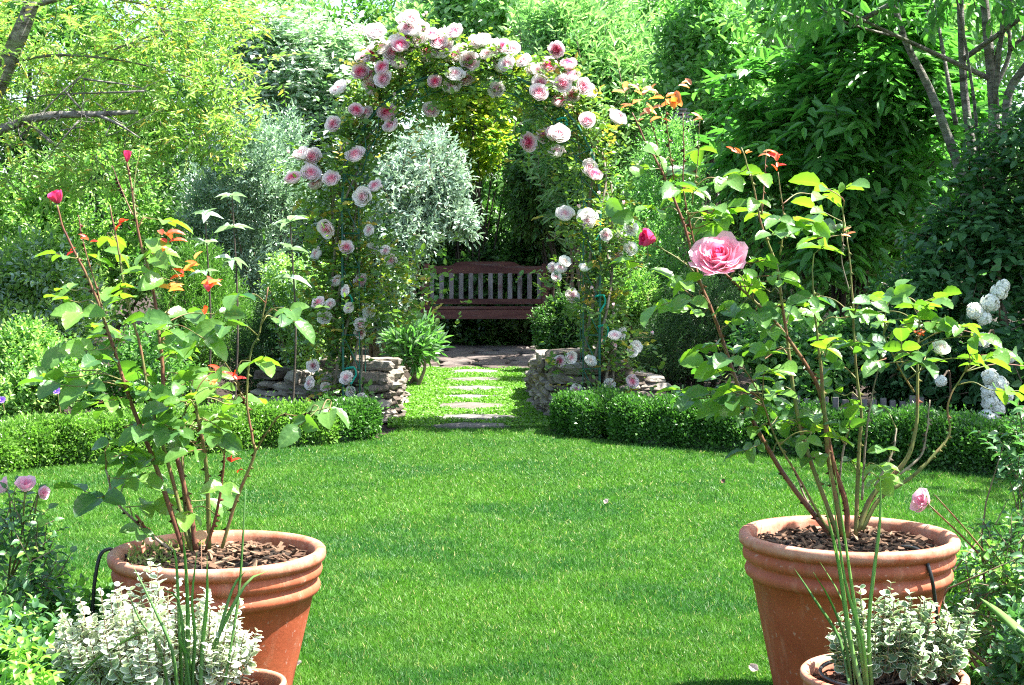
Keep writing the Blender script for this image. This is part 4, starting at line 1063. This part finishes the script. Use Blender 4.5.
canesL = [
    ([(57, 204), (67, 237), (91, 284), (104, 321), (117, 361), (131, 404), (154, 462), (171, 512), (184, 552)], .0085, .0028, 'cane_red'),
    ([(126, 158), (130, 180), (139, 237), (149, 271), (156, 311), (161, 358), (164, 400), (176, 455), (190, 510), (196, 550)], .0085, .0025, 'cane_red'),
    ([(196, 405), (196, 412), (204, 450), (208, 496), (209, 548)], .0075, .004, 'cane_green'),
    ([(268, 287), (259, 331), (250, 351), (246, 400), (252, 440), (254, 454), (236, 500), (222, 548)], .0055, .002, 'cane_green'),
    ([(330, 407), (300, 415), (278, 417), (254, 454)], .0025, .0015, 'cane_green'),
    ([(224, 455), (223, 475), (216, 515), (206, 550)], .005, .003, 'cane_red'),
    ([(106, 469), (112, 492), (117, 504), (140, 526), (165, 546), (176, 552)], .0045, .003, 'cane_grey'),
    ([(136, 515), (150, 532), (170, 549)], .005, .004, 'cane_red'),
    ([(184, 440), (182, 470), (186, 515), (192, 552)], .007, .005, 'cane_green'),
    ([(78, 215), (84, 245), (97, 288), (106, 325)], .0025, .0015, 'cane_red'),
    ([(110, 205), (118, 250), (126, 300), (140, 345), (150, 400), (170, 470), (190, 548)], .0065, .002, 'cane_green'),
    ([(140, 150), (134, 190), (136, 220)], .002, .001, 'cane_green'),
    ([(112, 165), (124, 195), (133, 215)], .002, .001, 'cane_red'),
    ([(175, 290), (165, 320), (160, 350)], .0025, .0015, 'cane_green'),
    ([(235, 378), (240, 392), (247, 408)], .0022, .0015, 'cane_red'),
    ([(190, 402), (180, 420), (168, 440)], .0025, .002, 'cane_green'),
]
TL = []
for (px, py, k, s_) in [(110, 237, 3, .05), (150, 252, 3, .07), (172, 268, 3, .075), (186, 312, 3, .085), (170, 332, 5, .055), (84, 312, 3, .07), (125, 300, 3, .06), (146, 318, 5, .06), (72, 345, 3, .055), (118, 342, 5, .06), (176, 352, 5, .07), (62, 374, 3, .08), (90, 386, 3, .085), (152, 392, 5, .06), (183, 374, 5, .06),
        (240, 296, 3, .055), (228, 326, 3, .05), (285, 316, 3, .05), (275, 318, 1, .045), (252, 362, 3, .06), (330, 407, 3, .07), (308, 418, 3, .055), (238, 402, 5, .055), (222, 398, 3, .07), (135, 460, 3, .055), (152, 456, 3, .06), (98, 494, 1, .075), (140, 506, 3, .05), (205, 500, 3, .05), (128, 480, 3, .06), (165, 425, 5, .06),
        (112, 400, 5, .06), (140, 425, 5, .06), (190, 420, 5, .055), (120, 255, 3, .05), (100, 262, 3, .045), (200, 345, 3, .055), (95, 350, 3, .055), (140, 370, 5, .06), (205, 440, 3, .05), (70, 300, 3, .04), (215, 425, 3, .05), (160, 220, 3, .05), (175, 400, 5, .06), (105, 330, 5, .055), (215, 372, 3, .05), (290, 310, 3, .045)]:
    TL.append((px, py, k, s_, R.uniform(.2, 1)))
TL += [(a+R.normal()*13, b_+R.normal()*13, 3, s_*.9, R.uniform(.1, 1)) for a, b_, k_, s_, _ in TL if R.uniform() < .6 and a < 235]
TL += [(R.uniform(105, 225), R.uniform(380, 500), 3, R.uniform(.045, .06), R.uniform(.1, .8)) for _ in range(20)]
youngL = {'red_leaf': [(165, 234, .04, 4), (172, 242, .035, 3), (184, 276, .035, 2), (212, 288, .04, 3), (202, 311, .035, 2), (218, 376, .03, 3), (234, 379, .03, 3), (231, 462, .025, 4), (88, 240, .025, 3), (117, 228, .03, 3), (236, 471, .02, 2), (68, 252, .02, 2)],
          'orange_leaf': [(170, 290, .045, 4), (205, 283, .04, 3), (186, 268, .035, 2), (196, 262, .03, 2), (212, 384, .028, 3), (160, 250, .03, 2)]}
bushL = rose_bush('potted rose bush with red young leaves and one crimson bud, in the left terracotta pot', bLc, PD, canesL, TL, youngL, None, None, None)
canesR = [
    ([(632, 113), (645, 140), (659, 164), (672, 192), (685, 224), (700, 278), (716, 318), (734, 372), (751, 416), (776, 462), (795, 490), (813, 513), (832, 536)], .0085, .0022, 'cane_red'),
    ([(683, 113), (683, 150), (683, 187), (690, 224), (698, 262)], .003, .0015, 'cane_red'),
    ([(741, 148), (753, 184), (762, 226), (776, 262), (781, 294), (787, 335), (796, 404), (806, 447), (825, 500), (838, 536)], .0075, .002, 'cane_green'),
    ([(778, 172), (784, 219), (780, 255)], .0025, .0015, 'cane_green'),
    ([(712, 262), (747, 294), (775, 322), (804, 363), (820, 396), (832, 461), (845, 502), (848, 538)], .0095, .003, 'cane_red'),
    ([(847, 237), (851, 282), (855, 363), (861, 412), (859, 445), (857, 495), (856, 536)], .0075, .002, 'cane_green'),
    ([(922, 308), (918, 343), (918, 380), (916, 429), (905, 462), (873, 495), (858, 530)], .0095, .0022, 'cane_green'),
    ([(965, 372), (948, 404), (949, 433), (935, 453), (910, 478), (880, 498), (862, 530)], .0075, .0022, 'cane_green'),
    ([(884, 335), (902, 372), (914, 392)], .003, .002, 'cane_green'),
    ([(812, 270), (816, 322), (821, 363), (824, 400), (829, 461), (843, 536)], .0085, .002, 'cane_green'),
    ([(646, 243), (668, 252), (690, 268), (700, 280)], .0025, .002, 'cane_green'),
    ([(762, 400), (776, 440), (800, 480), (822, 520), (836, 538)], .005, .002, 'cane_green'),
    ([(880, 362), (872, 400), (866, 440), (862, 500)], .004, .002, 'cane_grey'),
    ([(897, 428), (893, 452), (875, 486)], .004, .0025, 'cane_grey'),
    ([(852, 420), (843, 455), (838, 500)], .004, .0025, 'cane_grey'),
    ([(930, 400), (926, 430), (921, 455), (900, 474)], .004, .002, 'cane_grey'),
    ([(795, 472), (806, 498), (818, 520)], .004, .003, 'cane_grey'),
    ([(766, 150), (764, 185), (762, 215)], .002, .001, 'cane_red'),
    ([(665, 100), (668, 140), (674, 180)], .002, .001, 'cane_red'),
    ([(650, 115), (656, 140), (662, 165)], .002, .001, 'cane_red'),
    ([(700, 120), (698, 160), (692, 205)], .002, .001, 'cane_green'),
    ([(844, 235), (842, 260), (849, 290)], .002, .001, 'cane_grey'),
]
z6 = Z2([(30, 150), (95, 110), (60, 60), (100, 60), (120, 250), (150, 220), (175, 270), (190, 100), (250, 200), (330, 150), (340, 210), (430, 280), (415, 75), (450, 50), (500, 90), (470, 240), (390, 260), (360, 320), (280, 260), (260, 300), (230, 360), (225, 400), (300, 360), (350, 380), (360, 420), (390, 455), (330, 460), (270, 470), (165, 490), (240, 470), (280, 520), (265, 500), (390, 540), (440, 560), (400, 590), (540, 350), (570, 350), (560, 270), (600, 250), (650, 240), (690, 290), (640, 300), (640, 400), (680, 370), (760, 255), (770, 300), (820, 310), (850, 335), (850, 390), (900, 380), (945, 385), (740, 260), (720, 400), (560, 640), (620, 650), (450, 580), (300, 200), (200, 40), (360, 200)], 2.4475, 624, 200)
z3 = Z2([(70, 430), (140, 430), (180, 490), (120, 500), (260, 460), (240, 540), (300, 440), (530, 490), (500, 500), (80, 570), (30, 560), (220, 570), (340, 550), (400, 560), (440, 580)], 2.56, 624, 0)
TR = []
for (px, py) in z6+z3+[(a+R.normal()*14, b_+R.normal()*14) for a, b_ in z6+z3 if R.uniform() < .95]+[(R.uniform(745, 900), R.uniform(330, 455)) for _ in range(16)]:
    k = int(R.choice([3, 3, 5])); TR.append((px, py, k, R.uniform(.036, .056), R.uniform(.15, 1)))
TR += [(793, 231, 1, .068, .95), (672, 302, 1, .07, .9), (728, 285, 3, .08, .3)]
TR = [q for q in TR if math.hypot(q[0]-652, q[1]-240) > 26 and math.hypot(q[0]-720, q[1]-258) > 30]
youngR = {'red_leaf': [(778, 160, .035, 4), (778, 170, .025, 3), (918, 336, .025, 4), (735, 150, .02, 2)],
          'orange_leaf': [(665, 100, .035, 3), (682, 106, .05, 3), (674, 108, .04, 2), (741, 152, .02, 3)],
          'bronze_leaf': [(632, 105, .03, 4), (640, 95, .03, 3), (655, 92, .03, 4), (625, 90, .03, 3), (662, 115, .03, 3), (690, 85, .03, 3), (700, 118, .025, 3), (650, 112, .03, 4), (768, 152, .02, 3), (845, 235, .02, 3), (640, 120, .02, 2)]}
bushR = rose_bush('potted rose bush with an open pink rose and crimson bud, in the right pot', bRc, PD, canesR, TR, youngR, None, None, None)
big = bloom_mesh('rose_flower', M['p_big'], 77, 7, 1.0, 1.0, .95, 3, True, .10)
budm = bloom_mesh('rose_bud', M['p_bud'], 78, 4, .62, 1.15, .25, 3, True, .05)
place_bloom(big, bushR, bRc, W(720, 262, PD-.10), V(-.25, -.75, .75), .053, 'rose_flower')
place_bloom(budm, bushR, bRc, W(655, 240, PD-.03), V(-.9, -.35, .25), .036, 'rose_bud')
place_bloom(budm, bushL, bLc, W(59, 203, PD-.03), V(-.3, -.3, .9), .030, 'rose_bud')
place_bloom(bloom_mesh('rose_bud', M['p_bud'], 80, 3, .4, 1.2, .1, 3, True, .03), bushL, bLc, W(127, 162, PD), V(.1, -.1, 1), .026, 'rose_bud')
place_bloom(BL[5], bushR, bRc, W(938, 352, PD-.05), V(.2, -.6, .6), .022, 'rose_flower')
# copper oval tag
tgp = W(201, 535, PD-.15); mb = MB(); q = np.linspace(0, 2*math.pi, 24, endpoint=False)
vs = [(.0135*math.cos(a), -.001, .0105*math.sin(a)) for a in q]+[(.0135*math.cos(a), .001, .0105*math.sin(a)) for a in q]
mb.add(vs, [tuple(range(24)), tuple(range(24, 48))[::-1]]+[(i, 24+i, 24+(i+1) % 24, (i+1) % 24) for i in range(24)])
mb.tube(np.array([(0, .002, -.009), (0, .004, -.10)]), .0012, 5)
mb.build('plant_tag', M['copper'], None, loc=tuple(tgp), label='oval copper plant tag stuck in the left rose pot', cat='plant tag')

# ------------------------------------------------------------------ variegated plants
def variegated(label, cpx, cpy, d, w, dep, h, nst, mat, base, tall=()):
    t = thing('variegated_plant', label, 'plant', base, 'variegated plants in front of the pots')
    P, D, N, L, v = [], [], [], [], []; mb = MB()
    c = W(cpx, cpy, d)
    ends = []
    for i in range(nst):
        a = R.uniform(0, 6.28); q = math.sqrt(R.uniform()); x = q*math.cos(a); y = q*math.sin(a)
        ends.append(c+V(x*w, y*dep, h*(1-.8*q*q)*R.uniform(.2, 1.35)))
    ends += [W(a, b_, d+R.uniform(-.05, .08)) for a, b_ in tall]
    for e_ in ends:
        s = base+V(R.normal()*w*.12, R.normal()*dep*.12, .0)
        mid = s*.45+e_*.55+V((e_[0]-s[0])*.25, (e_[1]-s[1])*.25, -.01)
        Cc = curve([s, mid, e_], 26); mb.tube(Cc, [.0022, .0012], 4)
        sl_ = np.linalg.norm(np.diff(Cc, axis=0), axis=1).sum(); npair = int(min(sl_*.75, .17)/.0125)
        for k in range(npair):
            f_ = 1-k*.0125/sl_; i_ = f_*(len(Cc)-1); i0 = min(int(i_), len(Cc)-2); p = Cc[i0]+(Cc[i0+1]-Cc[i0])*(i_-i0); tg = nrm(Cc[i0+1]-Cc[i0])
            s1 = nrm(np.cross(tg, V(.3, 1, .2))); s2 = np.cross(tg, s1); aa = k*1.57+R.normal()*.3
            sd = s1*math.cos(aa)+s2*math.sin(aa)
            for sg in (-1, 1):
                P.append(p); dd_ = nrm(sd*sg+tg*R.uniform(.3, .9)+R.normal(size=3)*.15); D.append(dd_); N.append(nrm(tg+R.normal(size=3)*.35-dd_*.2))
                L.append(R.uniform(.015, .024)*(.55+.45*min(1, k/3))); v.append(R.uniform())
    mb.build('stem', M['twig'], t, off=base)
    link('foliage', leaves(np.array(P)-base, np.array(D), np.array(N), np.array(L), .82, T_ROUND, np.array(v), [M[mat]], 'foliage', True), t)
    return t
bvL = W(170, 690, 2.86)
variegated('white edged variegated plant, bright in the sun, in front of the left rose pot', 158, 645, 2.86, .21, .11, .09, 115, 'varieg_white', V(bvL[0], 2.86, .16),
           tall=((150, 560), (157, 566), (168, 590), (120, 585), (200, 600), (205, 590), (190, 615), (232, 610), (240, 600), (245, 640), (252, 655), (60, 610), (80, 600), (60, 625), (100, 590), (178, 580), (140, 575), (90, 625), (130, 590)))
variegated('grey green variegated plant in the small pot in front of the right rose pot', 902, 645, 2.78, .135, .09, .08, 100, 'varieg', V(pS[0], 2.78, pS[2]-.03),
           tall=((891, 583), (860, 588), (858, 610), (878, 600), (925, 600), (932, 605), (840, 615), (950, 615), (968, 600), (972, 612), (975, 625), (905, 605), (832, 630), (840, 640), (960, 640), (885, 595)))

# iris-like blades
def blades(label, items, d, base):
    t_ = None; vs_all = []; mb = MB(); cs = []
    for (pts, wd) in items:
        P = curve([W(a, b_, d+R.uniform(-.02, .02)) for a, b_ in pts], 14); n = len(P); tg = nrm(np.gradient(P, axis=0))
        yaw = R.uniform(-.7, .7); side = V(math.cos(yaw), math.sin(yaw), 0); tt = np.linspace(0, 1, n)
        wv = wd*np.interp(tt, [0, .5, .85, 1], [1, 1, .6, .04])/2
        vs = []
        for i in range(n):
            s = nrm(side-tg[i]*np.dot(side, tg[i])); nn = np.cross(tg[i], s)
            vs += [P[i]-s*wv[i], P[i]+nn*wv[i]*.35, P[i]+s*wv[i], P[i]+nn*(wv[i]*.35+.0006)]
        fs = []
        for i in range(n-1):
            a = i*4; fs += [(a, a+1, a+5, a+4), (a+1, a+2, a+6, a+5), (a+2, a+3, a+7, a+6), (a+3, a, a+4, a+7)]
        mb.add(vs, fs, float(R.uniform()))
    return mb.build('sword_leaf_plant', M['iris'], None, loc=tuple(base), off=base, smooth=True, label=label, cat='plant', group='plants with long green blades')
blades('upright green blades rising in front of the left rose pot', [
    ([(182, 700), (180, 640), (176, 560), (170, 545)], .009), ([(186, 700), (188, 630), (186, 570), (182, 530)], .008), ([(200, 700), (203, 640), (207, 600), (207, 555)], .009),
    ([(205, 700), (215, 650), (232, 590), (245, 572)], .009), ([(196, 700), (212, 650), (245, 585), (268, 571)], .010), ([(192, 700), (186, 660), (178, 600), (131, 565)][:3]+[(160, 590)], .007),
    ([(190, 700), (195, 640), (192, 600), (197, 550)], .010), ([(178, 700), (172, 650), (150, 600), (131, 562)], .006), ([(222, 700), (238, 600), (244, 520), (246, 480)], .005), ([(196, 700), (190, 665), (180, 640), (181, 625)], .010),
    ([(170, 700), (160, 650), (140, 620), (127, 590)], .005), ([(60, 700), (95, 660), (145, 632), (165, 640)], .007)], 2.78, V(W(195, 690, 2.78)[0], 2.78, .1))
blades('upright grey green blades in front of the right rose pot', [
    ([(868, 690), (862, 640), (845, 580), (829, 470)], .007), ([(872, 690), (869, 620), (880, 520), (880, 475)], .007), ([(862, 690), (850, 640), (838, 560), (823, 500)], .009), ([(866, 690), (858, 630), (848, 560), (835, 470)], .007),
    ([(850, 690), (840, 640), (815, 600), (794, 568)], .006), ([(852, 690), (845, 640), (830, 600), (813, 572)], .006), ([(856, 690), (850, 640), (842, 600), (820, 562)], .005)], 2.72, V(W(862, 690, 2.72)[0], 2.72, .15))
blades('broad green blade leaning in at the lower right corner', [([(1060, 660), (1030, 640), (1005, 618), (980, 598)], .022), ([(1050, 690), (1040, 650), (1012, 625), (990, 615)], .012)], 2.7, V(W(1055, 680, 2.7)[0], 2.7, .1))

# ------------------------------------------------------------------ foreground rose bushes and border plants
m_fg = LM('shrub_rose_leaf', (.045, .13, .05), (.13, .26, .09), rough=.35, tr=.35, spec=.6)
m_fgl = LM('young_border_leaf', (.14, .32, .05), (.28, .46, .08), tr=.4)
def small_rose(label, c, r, K, d, flowers, leaf=.028, mats=None, nl=7, stalks=()):
    base = V(c[0], c[1], 0)
    t = plant('shrub_rose', label, 'rose bush', base, lobes_in(c, r, nl, base=.7), K, dict(m=7, tw=.09, leaf=leaf, w=.58, planar=True, al=1.15, up=.4, rnd=.6, t=T_LONG, twigs=300, twr=.0015, smooth=True, mix=.25), mats or [m_fg, m_fgl], nbr=16, r0=.006, group='shrub roses at the front')
    mb = MB()
    for px, py, dd, sz, dr, me in flowers:
        p = W(px, py, dd); place_bloom(me, t, base, p, V(*dr), sz, 'rose_flower')
        mb.tube(curve([c, (c+p)/2+V(.01, 0, 0), p-nrm(V(*dr))*sz*.3], 10), [.003, .002], 5)
    for px, py, dd in stalks:
        p = W(px, py, dd); mb.tube(curve([c, (c+p)/2+V(.01, 0, 0), p], 10), [.003, .0015], 5)
    mb.build('flower_stalk', M['cane_green'], t, off=base, smooth=True)
    return t
fpink = bloom_mesh('rose_flower', petalmat('petal_soft_pink', (.80, .30, .45), (.88, .58, .68), .1, .8), 91, 3, .8, 1.1, .55, 3, True, .16)
cl_, rl_ = W(8, 585, 3.3), V(.13, .18, .27)
small_rose('shrub rose with soft pink flowers at the left edge of the lawn', cl_, rl_, 240, 3.3, [(25, 490, 3.2, .030, (.2, -.4, .9), fpink), (6, 490, 3.25, .026, (-.6, -.4, .6), fpink), (40, 494, 3.25, .020, (.8, -.4, .3), fpink)])
cr_, rr_ = W(1010, 590, 3.5), V(.17, .2, .25)
small_rose('shrub rose with one soft pink flower at the right edge of the lawn', cr_, rr_, 230, 3.5, [(926, 503, 3.4, .034, (-.7, -.5, .4), fpink)], stalks=((935, 495, 3.4), (985, 540, 3.4)))
def low(label, px0, px1, py0, d, dep, K, o, mats, name='border_plant', cat='plant', nl=8):
    return shrub(name, label, cat, (px0, px1, py0, None), d, dep, K, o, mats, nl=nl, nbr=8, r0=.004)
low('leafy light green plant between the left shrub rose and the left pot', 40, 125, 570, 3.35, .3, 260, dict(m=7, tw=.08, leaf=.03, w=.6, up=.6, t=T_LONG, smooth=True), [m_fgl, m_fg])
low('dense dark leaved plant in the lower left corner', -60, 50, 600, 2.95, .3, 260, dict(m=7, tw=.08, leaf=.03, w=.55, up=.5, t=T_LONG, smooth=True), [m_fg, m_fgl])
low('fresh green plant at the bottom left in front of the variegated plant', -10, 80, 640, 2.6, .2, 120, dict(m=7, tw=.07, leaf=.024, w=.6, up=.6, t=T_LONG, smooth=True), [m_fgl])
low('low green foliage behind the right pot beside the shrub rose', 945, 1040, 560, 3.9, .3, 300, dict(m=7, tw=.07, leaf=.025, w=.55, up=.5), [m_fgl, m_fg])
low('dark leafy plant in the lower right corner', 985, 1090, 600, 3.05, .3, 200, dict(m=7, tw=.08, leaf=.03, w=.6, up=.5, t=T_LONG, smooth=True), [m_fg])
# small spray of leaves on the right edge at mid height
c_ = W(1035, 470, 3.6); plant('shrub_rose', 'tall rose shoot with bluish leaves leaning in at the right edge above the hedge', 'rose bush', V(c_[0], 3.6, 0), [(c_+V(0, 0, .04), V(.10, .08, .12))], 45,
      dict(m=7, tw=.09, leaf=.035, w=.55, planar=True, al=1.15, up=.3, t=T_LONG, smooth=True, twigs=45, twr=.0015), [m_fg], nbr=10, r0=.005, group='shrub roses at the front')

# purple flowers (left border) and fallen petals
for px, py, lb in ((57, 391, 'small purple flower beside the left pot rose, nearer the hedge'), (2, 400, 'small purple flower at the left picture edge above the hedge')):
    p = W(px, py, 7.6); b0 = V(p[0], 7.6, 0); t = thing('purple_flower', lb, 'flower', b0, 'purple flowers in the left border')
    place_bloom(bloom_mesh('blossom', M['purple'], 55, 3, 1, .5, .8), t, b0, p, V(0, -.8, .5), .018, 'blossom')
    mb = MB(); mb.tube(curve([b0, (b0+p)/2+V(.02, 0, 0), p+V(0, .01, -.005)], 8), .0025, 5); mb.build('stem', M['cane_green'], t, off=b0)
for px, py, s_, lb in ((755, 667, .028, 'large white fallen petal on the lawn beside the right pot'), (724, 481, .03, 'small brown fallen leaf on the lawn near the right hedge'), (607, 501, .03, 'small pinkish fallen petal in the middle of the lawn'), (297, 663, .024, 'white fallen petal on the grass beside the left pot')):
    g = G(px, py, .03); k = 8; tt = np.linspace(0, 1, 5); mb = MB(); vs = []
    for i, a in enumerate(tt):
        for j, b_ in enumerate((-1, 0, 1)): vs.append(((a-.5)*s_, b_*s_*.38*math.sin(math.pi*min(max(a, .06), .96))**.7, abs(b_)*s_*.18+s_*.5*(a-.5)**2))
    mb.add(vs, [(i*3+j, i*3+j+1, i*3+j+4, i*3+j+3) for i in range(4) for j in range(2)], .5)
    o = mb.build('fallen_petal' if 'petal' in lb else 'fallen_leaf', M['petal_fallen'] if 'petal' in lb else M['mulch'], None, loc=(g[0], g[1], .026), smooth=True, label=lb, cat='petal' if 'petal' in lb else 'leaf', group='fallen petals on the lawn')
    o.rotation_euler = (R.uniform(.5, 1.0), .2, R.uniform(0, 6))
